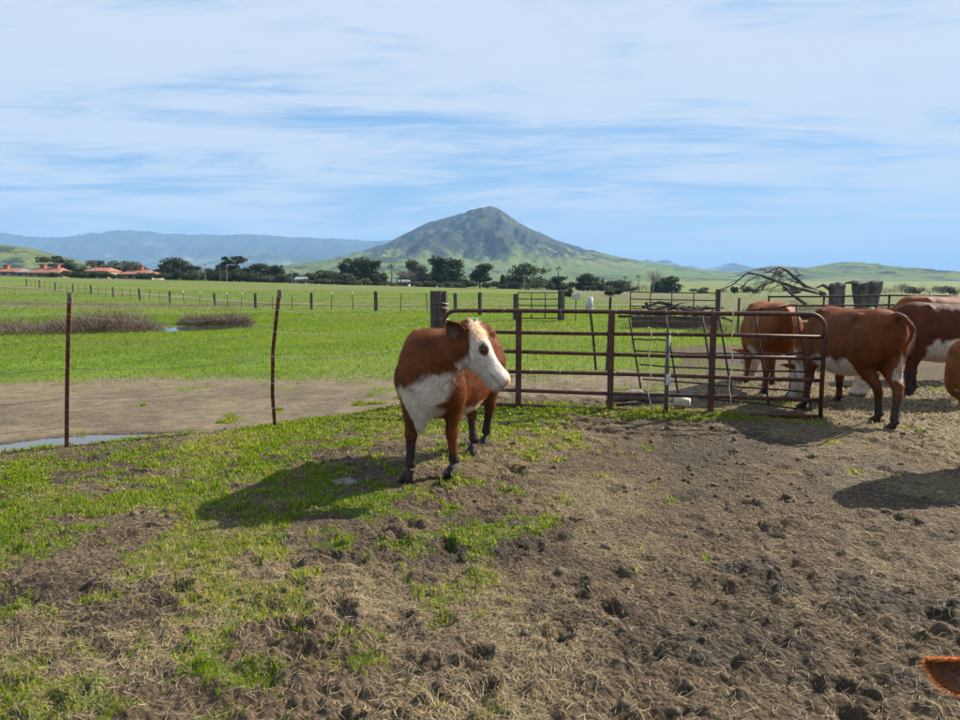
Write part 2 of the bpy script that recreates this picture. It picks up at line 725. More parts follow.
def ground_masks(X, Y):
    X = np.asarray(X, float)
    Y = np.asarray(Y, float)
    out = beyond(X, Y)
    me_ = mud_edge(X, Y)
    n = fbm(X * 1.3, Y * 1.3, 4, 41)
    n2 = fbm(X * 4.2, Y * 4.2, 3, 42)
    # inside the corral
    g_in = np.clip(0.50 - me_ * 0.12, 0.05, 0.72)
    g_in = np.where(me_ > 0, np.clip(0.42 - me_ * 0.20, 0.06, 0.5), g_in)
    g_in = g_in + 0.22 * np.exp(-((out + 0.35) / 0.55) ** 2) * sstep(1.6, 0.4, X)
    n3 = fbm(X * 11, Y * 11, 2, 47)
    gi = sstep(0.42, 0.80, g_in - 0.02 + n * 0.42 + n2 * 0.48 + n3 * 0.22)
    gi = gi * (1 - 0.8 * np.exp(-((out + 0.15) / 0.35) ** 2) * sstep(-2.4, -3.2, X))
    xs, ys = [PT_G0.x, PT_G1.x], [PT_G0.y, PT_G1.y]
    dg = np.abs(Y - np.interp(X, xs, ys) + 0.05)
    strip = sstep(0.55, 0.1, dg + 0.25 * n) * sstep(-0.2, 0.3, X) * sstep(4.2, 3.8, X)
    gi = np.maximum(gi, strip)
    # beyond the fence
    lim = 13.2 + 1.3 * fbm(X * 0.35, Y * 0.35, 3, 43) + n * 0.8 + 6.5 * sstep(3.2, 5.5, X) * sstep(12, 6, X * 0.4)
    go = sstep(-1.2, 0.6, Y - lim)
    go = np.maximum(go, 0.85 * sstep(0.28, 0.5, n + n2 * 0.4 - 0.25 * sstep(-0.3, -1.5, X)) * sstep(0.5, 1.2, out))
    lush = sstep(-1.0, 1.0, Y - lim)
    go = np.where(Y > 24, 1.0, go)
    k = sstep(-0.05, 0.4, out)
    g = gi * (1 - k) + go * k
    pd = pools(X, Y, PUD_C)
    g = g * sstep(1.1, 1.7, pd + n * 0.3)
    po = pools(X, Y, POND_C)
    g = g * sstep(0.9, 1.3, po + 0.25 * n)
    # straw and hay litter
    s = sstep(-0.05, 0.45, fbm(X * 1.1, Y * 1.1, 4, 44) + 0.3 * n2 + 0.25 * sstep(5.5, 7.5, Y) * sstep(-0.5, 1.5, X))
    hay = sstep(2.6, 4.2, X) * sstep(7.4, 8.6, Y) * sstep(14, 11.5, Y)
    s = np.maximum(s * (1 - 0.55 * k), hay * (0.55 + 0.45 * n))
    w = np.clip(sstep(0.0, 0.45, fbm(X * 0.9, Y * 0.9, 4, 45)) * 0.85 + samp(HOOF, X, Y) * fade_near(X, Y) * 0.9, 0, 1)
    w = w * (1 - 0.6 * k)
    w = np.maximum(w, sstep(2.3, 1.0, pd + n * 0.3) * k)
    # dry weeds
    d = sstep(6, 2.5, np.abs(Y - (66 + 0.0 * X)) + 2 * n) * sstep(-17, -24, X)
    d = np.maximum(d, sstep(9, 16, X + 2 * n) * sstep(17, 22, Y) * sstep(300, 150, Y) * 0.9)
    d = np.maximum(d, sstep(1.9, 1.2, po + n * 0.3) * 0.8)
    d = np.maximum(d, 0.55 * sstep(0.1, 0.5, fbm(X * 0.03, Y * 0.1, 3, 46)) * sstep(40, 55, Y))
    return np.clip(g, 0, 1), np.clip(s, 0, 1), np.clip(w, 0, 1), np.clip(d, 0, 1)


def flat_mud(X, Y):
    """pale silty flat beyond the wire fence and behind the gate"""
    out = beyond(X, Y)
    return sstep(0.25, 0.8, out) * sstep(4.2, 2.5, X) * sstep(19, 15, Y)


def ground_mat():
    m, nt, out = material('pasture_ground')
    t = NT(nt)
    a = t.attr('mask')
    sp = t.node('ShaderNodeSeparateColor')
    nt.links.new(a.outputs['Color'], sp.inputs[0])
    g, s, w = sp.outputs[0], sp.outputs[1], sp.outputs[2]
    d = a.outputs['Alpha']
    n1 = t.noise(3.0, 6, 0.6)
    n2 = t.noise(22, 6, 0.65)
    n3 = t.noise(90, 4, 0.6)
    mud = t.ramp(n2, [(0.25, (0.034, 0.023, 0.013)), (0.5, (0.080, 0.055, 0.033)), (0.75, (0.146, 0.104, 0.064))])
    mud = t.mix(t.rng(n1, 0.45, 0.75), mud, (0.118, 0.084, 0.052))
    fa = t.attr('flat').outputs['Fac']
    silt = t.ramp(t.noise(5, 6, 0.62), [(0.3, (0.105, 0.080, 0.048)), (0.5, (0.158, 0.124, 0.077)), (0.7, (0.205, 0.165, 0.105))])
    mud = t.mix(t.math('MULTIPLY', fa, 0.92), mud, silt)
    dark = t.mix(t.rng(n3, 0.3, 0.7), (0.017, 0.012, 0.008), (0.044, 0.032, 0.021))
    col = t.mix(t.math('MULTIPLY', w, t.rng(n2, 0.3, 0.55)), mud, dark)
    # straw flecks that are too small to be strands
    fl = t.noise(60, 3, 0.5, None, 0.6, (1.0, 3.6, 1))
    fl2 = t.noise(60, 3, 0.5, None, 0.6, (3.6, 1.0, 1))
    fm = t.math('MAXIMUM', t.rng(fl, 0.56, 0.64), t.rng(fl2, 0.57, 0.65))
    fm = t.math('MULTIPLY', fm, t.math('MULTIPLY', t.math('MULTIPLY_ADD', s, 0.85, 0.05), t.math('MULTIPLY_ADD', fa, -0.85, 1.0)))
    col = t.mix(fm, col, (0.30, 0.23, 0.13))
    # green under the blades, broad patches of fresh and older growth
    sy = t.node('ShaderNodeSeparateXYZ')
    nt.links.new(t.pos(), sy.inputs[0])
    far = sy.outputs[1]
    big = t.noise(0.05, 5, 0.6, None, 0.3)
    mid = t.noise(0.6, 5, 0.6)
    gc = t.mix(t.rng(mid, 0.3, 0.7), (0.068, 0.122, 0.007), (0.130, 0.200, 0.016))
    gc = t.mix(t.rng(big, 0.42, 0.62), gc, (0.16, 0.18, 0.032))
    gc = t.mix(t.math('MULTIPLY', t.rng(n2, 0.3, 0.7), 0.35), gc, (0.05, 0.06, 0.02))
    gn = t.math('MULTIPLY', t.math('MULTIPLY', g, t.rng(t.math('ADD', g, t.noise(14, 5, 0.65)), 0.85, 1.35)), t.rng(far, 9, 16, 0.55, 1.0))
    col = t.mix(gn, col, gc)
    dc = t.mix(t.rng(t.noise(2.2, 6, 0.7), 0.35, 0.65), (0.085, 0.072, 0.048), (0.19, 0.165, 0.11))
    col = t.mix(t.math('MULTIPLY', d, t.rng(t.noise(0.8, 5, 0.65), 0.30, 0.55)), col, dc)
    rough = t.math('MULTIPLY_ADD', w, -0.14, 0.93)
    vo = t.node('ShaderNodeTexVoronoi')
    vo.inputs['Scale'].default_value = 38
    t.put(vo.inputs['Vector'], t.mix(0.06, t.pos(), t.node('ShaderNodeTexNoise').outputs['Color'], 'ADD'))
    h = t.math('MULTIPLY_ADD', n3, 0.5, t.math('MULTIPLY_ADD', vo.outputs['Distance'], -0.9, n2))
    t.bsdf(out, col, rough, t.bump(t.math('MULTIPLY', h, t.math('MULTIPLY_ADD', fa, -0.75, 1.0)), 0.9, 0.03), 0.2)
    return m


def build_ground():
    fine = np.radians(np.arange(-52, 52.01, 0.2))
    coarse = np.radians(np.arange(52 + 6, 360 - 52 - 0.1, 6.0))
    ang = np.r_[fine, coarse]
    r1 = 1.0 * 1.0052 ** np.arange(0, 490)
    r2 = r1[-1] * 1.022 ** np.arange(1, 130)
    r3 = r2[-1] * 1.12 ** np.arange(1, 60)
    r3 = r3[r3 < 26000]
    r = np.r_[0.25, 0.6, r1, r2, r3]
    A, RR = np.meshgrid(ang, r)
    X, Y = (np.sin(A) * RR).ravel(), (np.cos(A) * RR).ravel()
    Z = height(X, Y)
    g, s, w, d = ground_masks(X, Y)
    V = np.c_[X, Y, Z]
    na, nr = len(ang), len(r)
    i, j = np.meshgrid(np.arange(nr - 1), np.arange(na), indexing='ij')
    i, j = i.ravel(), j.ravel()
    j2 = (j + 1) % na
    F = np.c_[i * na + j, (i + 1) * na + j, (i + 1) * na + j2, i * na + j2]
    V = np.r_[V, [[0, 0, Z[:na].mean()]]]
    c = len(V) - 1
    T = np.c_[np.full(na, c), np.arange(na), (np.arange(na) + 1) % na]
    M = np.c_[g, s, w, d]
    M = np.r_[M, M[:1]]
    fl = np.r_[flat_mud(X, Y), 0]
    me = np_mesh('ground', V, [F, T], True, {'mask': M, 'flat': fl})
    o = link('ground', me, ground_mat())
    tag(o, 'rough trampled mud and green pasture running out to the hills', 'ground', kind='structure')


build_ground()


# water: puddle by the wire fence, pond further out
def water_mat(name, col, rough):
    m, nt, out = material(name)
    t = NT(nt)
    t.bsdf(out, col, rough, t.bump(t.noise(9, 3, 0.5), 0.08, 0.01), 0.6, IOR=1.33)
    return m


def water(name, pts, z, mat, label):
    bm = bmesh.new()
    vs = [bm.verts.new((x, y, z)) for x, y in pts]
    bm.faces.new(vs)
    me = bpy.data.meshes.new(name)
    bm.to_mesh(me)
    bm.free()
    o = link(name, me, mat)
    tag(o, label, 'water', kind='structure')


water('puddle', [(-9.5, 4.6), (-6.5, 6.2), (-4.6, 7.3), (-2.9, 8.3), (-2.9, 8.9), (-5, 8.7), (-9.5, 7.6)], PUD_Z,
      water_mat('puddle_water', (0.09, 0.085, 0.07), 0.04), 'pale sky-reflecting puddle at the foot of the rusty fence post')
water('pond', [(-24, 24), (-5, 27), (-5, 33), (-24, 31)], POND_Z, water_mat('pond_water', (0.05, 0.05, 0.04), 0.06),
      'small grey pond between the two dry thickets')


# dirt track beyond the field fence
def ribbon(name, pts, wid, mat, label, lift=0.03):
    P = np.array(pts, float)
    seg = np.r_[0, np.cumsum(np.hypot(*np.diff(P, axis=0).T))]
    tt = np.linspace(0, seg[-1], 160)
    x, y = np.interp(tt, seg, P[:, 0]), np.interp(tt, seg, P[:, 1])
    k = np.hanning(15) / np.hanning(15).sum()
    x = np.convolve(np.pad(x, 7, 'edge'), k, 'valid')
    y = np.convolve(np.pad(y, 7, 'edge'), k, 'valid')
    tx, ty = np.gradient(x), np.gradient(y)
    l = np.hypot(tx, ty)
    nx, ny = -ty / l, tx / l
    V = []
    offs = np.linspace(-1, 1, 7)
    for o_ in offs:
        ww = wid * (1 + 0.12 * vnoise(tt * 0.3, tt * 0 + o_, None, 55))
        xx, yy = x + nx * o_ * ww, y + ny * o_ * ww
        V.append(np.c_[xx, yy, height(xx, yy) + lift])
    V = np.concatenate(V)
    n = len(tt)
    i, j = np.meshgrid(np.arange(6), np.arange(n - 1), indexing='ij')
    i, j = i.ravel(), j.ravel()
    F = np.c_[i * n + j, i * n + j + 1, (i + 1) * n + j + 1, (i + 1) * n + j]
    o = link(name, np_mesh(name, V, F, True), mat)
    tag(o, label, 'track', kind='structure')


ribbon('dirt_track', [(-96, 128), (-70, 112), (-48, 99), (-34, 86), (-22, 76), (-10, 66), (0, 62), (14, 60), (40, 62)], 1.3,
       rough_mat('track_dirt', (0.19, 0.155, 0.11), (0.10, 0.105, 0.045), 0.9, 0.95, 0.2, 0.02), 'pale dirt track along the far side of the field fence')


# ------------------------------------------------------------------ hills and mountains
def hill_mat(name, grass_a, grass_b, scrub_a, scrub_b, sc, base_z, top_z, bias, rock=None):
    m, nt, out = material(name)
    t = NT(nt)
    sx = t.node('ShaderNodeSeparateXYZ')
    nt.links.new(t.pos(), sx.inputs[0])
    hgt = t.rng(sx.outputs[2], base_z, top_z, 0, 1, False)
    n1 = t.noise(sc, 7, 0.62, None, 0.6)
    n2 = t.noise(sc * 7, 5, 0.65)
    n3 = t.noise(sc * 0.5, 4, 0.5)
    gr = t.mix(t.rng(n3, 0.35, 0.65), grass_a, grass_b)
    sb = t.mix(t.rng(n2, 0.35, 0.65), scrub_a, scrub_b)
    f = t.math('ADD', t.math('MULTIPLY_ADD', n2, 0.22, n1), t.math('MULTIPLY_ADD', hgt, bias[0], bias[1]))
    col = t.mix(t.rng(f, 0.62, 0.70), gr, sb)
    if rock:
        fr = t.math('ADD', t.noise(sc * 5, 5, 0.7), t.math('MULTIPLY', hgt, 0.12))
        col = t.mix(t.rng(fr, 0.66, 0.74), col, rock)
    t.bsdf(out, col, 0.95, t.bump(t.math('MULTIPLY_ADD', n2, 1.0, t.noise(sc * 22, 4, 0.7)), 0.9, 6.0 if sc < 0.01 else 3.0), 0.1)
    return m


def sil(pts, D):
    """silhouette pixels -> (azimuth X at distance D, height)"""
    o = []
    for px, py in pts:
        p = at_Y(px, py, D)
        o.append((p.x, p.z))
    return np.array(o)


def mountain(name, pts, D, front, back, mat, label, res=(260, 110), gully=0.16, gs=1.0, seed=0, base=-6.0, wob=0.0, power=1.25, cat='mountain'):
    S = sil(pts, D)
    xs = np.linspace(S[0, 0], S[-1, 0], res[0])
    kw = max(3, int(res[0] * 0.012) | 1)
    ker = np.hanning(kw + 2)[1:-1]
    ker /= ker.sum()
    hs = np.convolve(np.pad(np.interp(xs, S[:, 0], S[:, 1]), kw // 2, 'edge'), ker, 'valid')
    v_ = np.linspace(-1, 1, res[1])
    X, Vv = np.meshgrid(xs, v_)
    HS = np.broadcast_to(hs, X.shape)
    ridge = wob * vnoise(X / (D * 0.1), X * 0, None, seed + 3)
    Y = D + np.where(Vv < 0, Vv * front, Vv * back)
    a = np.abs(Vv)
    prof = np.clip(1 - a, 0, 1) ** power
    L = D * 0.03 * gs
    # gullies run down the slope
    g1 = 1 - np.abs(fbm((X + ridge) / L, (Y - D) / (L * 3.0), 4, seed, 0.55)) * 2
    g2 = fbm(X / (L * 0.30), (Y - D) / (L * 0.45), 4, seed + 9, 0.6)
    z = HS * prof
    edge = sstep(0, 0.10, np.minimum(X - xs[0], xs[-1] - X) / (xs[-1] - xs[0]))
    slope = np.sin(np.clip(a * 1.25, 0, 1) * math.pi) ** 0.7
    z = z + np.abs(HS) * edge * slope * (gully * (g1 - 0.6) + gully * 0.45 * g2)
    z = z + HS * edge * 0.012 * g2 * (a < 0.3)
    z = np.where(a > 0.985, base * 3, z + base * sstep(0.6, 1.0, a))
    n, mrow = res
    i, j = np.meshgrid(np.arange(mrow - 1), np.arange(n - 1), indexing='ij')
    i, j = i.ravel(), j.ravel()
    F = np.c_[i * n + j, i * n + j + 1, (i + 1) * n + j + 1, (i + 1) * n + j]
    o = link(name, np_mesh(name, np.c_[X.ravel(), Y.ravel(), z.ravel()], F, True), mat)
    tag(o, label, cat, kind='structure')
    return o


G1, G2 = (0.095, 0.145, 0.025), (0.145, 0.17, 0.042)
S1, S2 = (0.020, 0.032, 0.014), (0.042, 0.052, 0.024)
M_PEAK = hill_mat('peak_slopes', G1, G2, S1, (0.05, 0.056, 0.032), 0.0042, 20, 300, (0.66, -0.15), (0.13, 0.115, 0.09))
M_HILL = hill_mat('green_hills', G1, G2, S1, S2, 0.008, 0, 100, (0.04, -0.02))
M_RANGE = hill_mat('far_range', (0.11, 0.14, 0.06), (0.15, 0.155, 0.075), S1, S2, 0.0012, 0, 560, (0.25, 0.03))
mountain('mountain', [(180, 290), (250, 283), (300, 270), (340, 258), (385, 244), (400, 235.5), (420, 225.5), (435, 220), (450, 216), (470, 211),
                      (481, 207.5), (488, 206.5), (495, 207), (505, 213), (515, 220), (535, 230), (555, 240), (580, 248), (610, 256), (640, 262), (680, 268), (720, 275), (780, 290)],
         3500, 1500, 1500, M_PEAK, 'dark scrubby pointed peak with green lower slopes', (360, 170), 0.20, 1.6, 3, -10, 90, 1.15)
mountain('hill', [(150, 292), (215, 283), (250, 271), (290, 265), (330, 259), (370, 256), (410, 258), (450, 265), (500, 269), (560, 271), (620, 273), (690, 278), (760, 286), (820, 292)],
         2300, 700, 700, M_HILL, 'long bright green foothill below the pointed peak', (220, 80), 0.16, 1.0, 5, -6, 20, 1.1, 'hill')
mountain('hill', [(640, 288), (690, 281), (725, 276), (750, 271), (772, 265.5), (790, 266.5), (805, 267.5), (820, 265.5), (833, 263), (847, 261.5), (860, 262.5), (875, 265.5), (890, 270),
                  (905, 274), (920, 278), (935, 283), (960, 287), (1010, 291)],
         2600, 900, 800, M_HILL, 'rounded green hills behind the dead tree and stumps', (200, 70), 0.15, 1.0, 8, -6, 20, 1.15, 'hill')
mountain('hill', [(-260, 262), (-150, 246), (-60, 240), (0, 243.5), (30, 248), (60, 256), (90, 264), (120, 272), (160, 280), (200, 290)],
         1350, 380, 400, M_HILL, 'pale green hillside rising behind the tiled roofs', (150, 60), 0.16, 1.2, 12, -6, 10, 1.15, 'hill')
mountain('far_range', [(-420, 236), (-250, 230), (-120, 234), (-40, 229), (0, 232), (30, 236.5), (55, 237.5), (80, 234.5), (100, 232), (130, 229.5), (160, 232), (190, 234), (230, 233),
                       (270, 235), (320, 238), (360, 239.5), (420, 240), (480, 246), (560, 252), (640, 262), (700, 280)],
         9000, 2600, 2500, M_RANGE, 'long blue hazy mountain range behind the tiled roofs', (300, 70), 0.22, 0.9, 21, -12, 150, 1.1, 'mountain')
mountain('far_range', [(150, 285), (200, 264), (240, 255), (270, 252), (310, 256), (350, 262), (400, 272), (450, 285)],
         6500, 1500, 1500, M_RANGE, 'low bluish spur in front of the far range', (110, 50), 0.18, 1.0, 25, -12, 100, 1.1, 'mountain')
mountain('far_range', [(600, 285), (630, 266), (646, 259.5), (656, 261.5), (666, 259.5), (680, 267), (690, 265.5), (702, 269), (716, 267), (733, 262.5), (748, 266), (765, 274), (800, 284)],
         8200, 1600, 1600, M_RANGE, 'distant blue double hump beyond the shoulder of the pointed peak', (120, 45), 0.16, 1.0, 31, -12, 100, 1.1, 'mountain')
mountain('far_range', [(860, 287), (900, 279), (930, 276), (950, 277.5), (975, 274), (1010, 272), (1080, 277), (1150, 287)],
         7800, 1600, 1600, M_RANGE, 'faint blue hills beyond the rounded green hills', (100, 45), 0.16, 1.0, 35, -12, 100, 1.1, 'mountain')


# ------------------------------------------------------------------ cattle
def coat_mat():
    m, nt, out = material('cattle_coat')
    t = NT(nt)
    a = t.attr('col')
    n = t.noise(38, 5, 0.65, t.obj(), 0.4, (1, 1, 0.45))
    n2 = t.noise(5, 4, 0.6, t.obj())
    col = t.mix(1.0, a.outputs['Color'], t.ramp(n, [(0.25, (0.62, 0.60, 0.58)), (0.75, (1.2, 1.2, 1.2))]), 'MULTIPLY')
    col = t.mix(1.0, col, t.ramp(n2, [(0.3, (0.78, 0.76, 0.74)), (0.7, (1.12, 1.12, 1.12))]), 'MULTIPLY')
    n3 = t.noise(120, 4, 0.6, t.obj(), 0.2, (1, 1, 0.35))
    t.bsdf(out, col, 0.62, t.bump(t.math('MULTIPLY_ADD', n3, 0.5, n), 0.5, 0.012), 0.15, Sheen_Weight=0.0)
    return m


def hair_mat():
    m, nt, out = material('cattle_hair')
    t = NT(nt)
    a = t.attr('col').outputs['Color']
    s1 = t.bsdf(None, a, 0.5, None, 0.2)
    tr = t.node('ShaderNodeBsdfTranslucent')
    t.put(tr.inputs[0], t.mix(1.0, a, (1.9, 1.5, 1.1), 'MULTIPLY'))
    mx = t.node('ShaderNodeMixShader')
    mx.inputs[0].default_value = 0.45
    nt.links.new(s1, mx.inputs[1])
    nt.links.new(tr.outputs[0], mx.inputs[2])
    nt.links.new(mx.outputs[0], out.inputs[0])
    return m


M_COAT, M_HAIR = coat_mat(), hair_mat()
_m, _nt, _out = material('eye_gloss')
NT(_nt).bsdf(_out, (0.012, 0.007, 0.004), 0.08, None, 0.7)
M_EYE = _m
_m, _nt, _out = material('green_marker')
NT(_nt).bsdf(_out, (0.03, 0.42, 0.20), 0.5, None, 0.4)
M_GREEN = _m

TORSO = [  # x, top, bottom, half width, exponent
    (-0.745, 1.10, 0.93, 0.07, 0.95), (-0.72, 1.165, 0.80, 0.145, 0.9), (-0.64, 1.20, 0.70, 0.205, 0.9), (-0.52, 1.225, 0.62, 0.245, 0.88),
    (-0.40, 1.23, 0.585, 0.268, 0.85), (-0.24, 1.215, 0.545, 0.288, 0.85), (-0.05, 1.20, 0.51, 0.312, 0.88), (0.12, 1.20, 0.505, 0.308, 0.88),
    (0.28, 1.21, 0.52, 0.275, 0.86), (0.42, 1.23, 0.53, 0.235, 0.85), (0.54, 1.215, 0.53, 0.205, 0.88), (0.64, 1.16, 0.545, 0.165, 0.95), (0.715, 1.06, 0.60, 0.11, 1.0), (0.75, 0.97, 0.68, 0.05, 1.0)]
HEAD = [  # x, top, bottom, half width
    (-0.05, -0.035, -0.15, 0.06), (-0.02, -0.005, -0.20, 0.090), (0.03, 0.012, -0.235, 0.108), (0.10, 0.014, -0.262, 0.116), (0.17, 0.010, -0.272, 0.122),
    (0.23, 0.002, -0.268, 0.119), (0.29, -0.012, -0.248, 0.103), (0.35, -0.024, -0.222, 0.090), (0.42, -0.024, -0.212, 0.096), (0.48, -0.018, -0.210, 0.104),
    (0.525, -0.032, -0.202, 0.096), (0.552, -0.060, -0.172, 0.070)]
FRONT = [((0.44, 0.165, 0.92), 0.10, 1.5), ((0.45, 0.19, 0.78), 0.105, 1.35), ((0.38, 0.18, 0.64), 0.088, 1.25), ((0.395, 0.165, 0.52), 0.068, 1.1), ((0.41, 0.155, 0.42), 0.052, 1.05),
         ((0.415, 0.15, 0.36), 0.053, 1.0), ((0.415, 0.15, 0.30), 0.041, 1.0), ((0.41, 0.15, 0.20), 0.034, 1.0), ((0.415, 0.15, 0.12), 0.042, 1.05), ((0.437, 0.15, 0.08), 0.043, 1.05),
         ((0.455, 0.15, 0.05), 0.040, 1.1), ((0.466, 0.15, 0.0), 0.034, 1.35)]
HIND = [((-0.50, 0.13, 1.02), 0.13, 1.35), ((-0.47, 0.165, 0.86), 0.145, 1.4), ((-0.44, 0.185, 0.71), 0.122, 1.45), ((-0.485, 0.175, 0.59), 0.090, 1.3), ((-0.565, 0.165, 0.49), 0.063, 1.15),
        ((-0.625, 0.155, 0.42), 0.052, 1.15), ((-0.635, 0.15, 0.36), 0.046, 1.15), ((-0.62, 0.15, 0.24), 0.036, 1.0), ((-0.605, 0.15, 0.125), 0.045, 1.0), ((-0.587, 0.15, 0.08), 0.044, 1.05),
        ((-0.570, 0.15, 0.05), 0.040, 1.1), ((-0.558, 0.15, 0.0), 0.034, 1.35)]
RED, WHITE, MUDC = np.array((0.158, 0.047, 0.0105)), np.array((0.60, 0.55, 0.48)), np.array((0.034, 0.031, 0.030))


def ring(c, sy, sz, e=1.0, n=22, egg=0.0):
    """ring of points round centre c; sy, sz = half-axis vectors"""
    o = []
    for k in range(n):
        t = 2 * math.pi * k / n
        cc, ss = math.cos(t), math.sin(t)
        a = math.copysign(abs(cc) ** e, cc)
        b = math.copysign(abs(ss) ** e, ss)
        w = 1 + egg * b
        o.append(c + sy * (a * w) + sz * b)
    return o


def remesh(mb, voxel, iters, soft=None, nsoft=0, soft2=None):
    me = mb.mesh('tmp')
    ob = bpy.data.objects.new('tmp', me)
    COL.objects.link(ob)
    md = ob.modifiers.new('r', 'REMESH')
    md.mode = 'VOXEL'
    md.voxel_size = voxel
    dg = bpy.context.evaluated_depsgraph_get()
    ev = ob.evaluated_get(dg)
    m2 = bpy.data.meshes.new_from_object(ev)
    n = len(m2.vertices)
    V = np.empty(n * 3, np.float32)
    m2.vertices.foreach_get('co', V)
    V = V.reshape(-1, 3).astype(float)
    E = np.empty(len(m2.edges) * 2, np.int32)
    m2.edges.foreach_get('vertices', E)
    E = E.reshape(-1, 2)
    L = np.empty(len(m2.loops), np.int32)
    m2.loops.foreach_get('vertex_index', L)
    F = L.reshape(-1, 4)
    bpy.data.objects.remove(ob)
    bpy.data.meshes.remove(me)
    bpy.data.meshes.remove(m2)
    deg = np.bincount(E.ravel(), minlength=n).astype(float)[:, None]
    for it in range(iters):
        for lam in (0.55, -0.50):
            S = np.zeros_like(V)
            for c in range(3):
                S[:, c] = np.bincount(E[:, 0], V[E[:, 1], c], n) + np.bincount(E[:, 1], V[E[:, 0], c], n)
            V = V + lam * (S / deg - V)
    if soft is not None:
        w = soft(V).astype(float)
        for _ in range(6):   # feather the smoothed region
            w = 0.5 * w + 0.5 * (np.bincount(E[:, 0], w[E[:, 1]], n) + np.bincount(E[:, 1], w[E[:, 0]], n)) / deg[:, 0]
        w2 = soft2(V).astype(float)
        for _ in range(10):
            w2 = 0.5 * w2 + 0.5 * (np.bincount(E[:, 0], w2[E[:, 1]], n) + np.bincount(E[:, 1], w2[E[:, 0]], n)) / deg[:, 0]
        for it in range(nsoft * 4):
            if it == nsoft:
                w = np.minimum(w2, w)
            S = np.zeros_like(V)
            for c in range(3):
                S[:, c] = np.bincount(E[:, 0], V[E[:, 1], c], n) + np.bincount(E[:, 1], V[E[:, 0], c], n)
            V = V + (0.6 * w)[:, None] * (S / deg - V)
    return V, F


def seg_dist(P, path):
    best = np.full(len(P), 9.0)
    off = np.zeros_like(P)
    for a, b in zip(path[:-1], path[1:]):
        a, b = np.array(a), np.array(b)
        d = b - a
        t = np.clip(((P - a) @ d) / (d @ d), 0, 1)
        q = a + t[:, None] * d
        v_ = P - q
        l = np.linalg.norm(v_, axis=1)
        m = l < best
        best[m] = l[m]
        off[m] = v_[m]
    return best, off


GRAZE = dict(neck=[(0.50, 0, 0.93), (0.68, 0, 0.84), (0.84, 0, 0.68), (0.93, 0, 0.52)], head_o=(1.00, 0.0, 0.50), head_f=(0.36, 0, -0.93), head_u=(0.93, 0, 0.36))


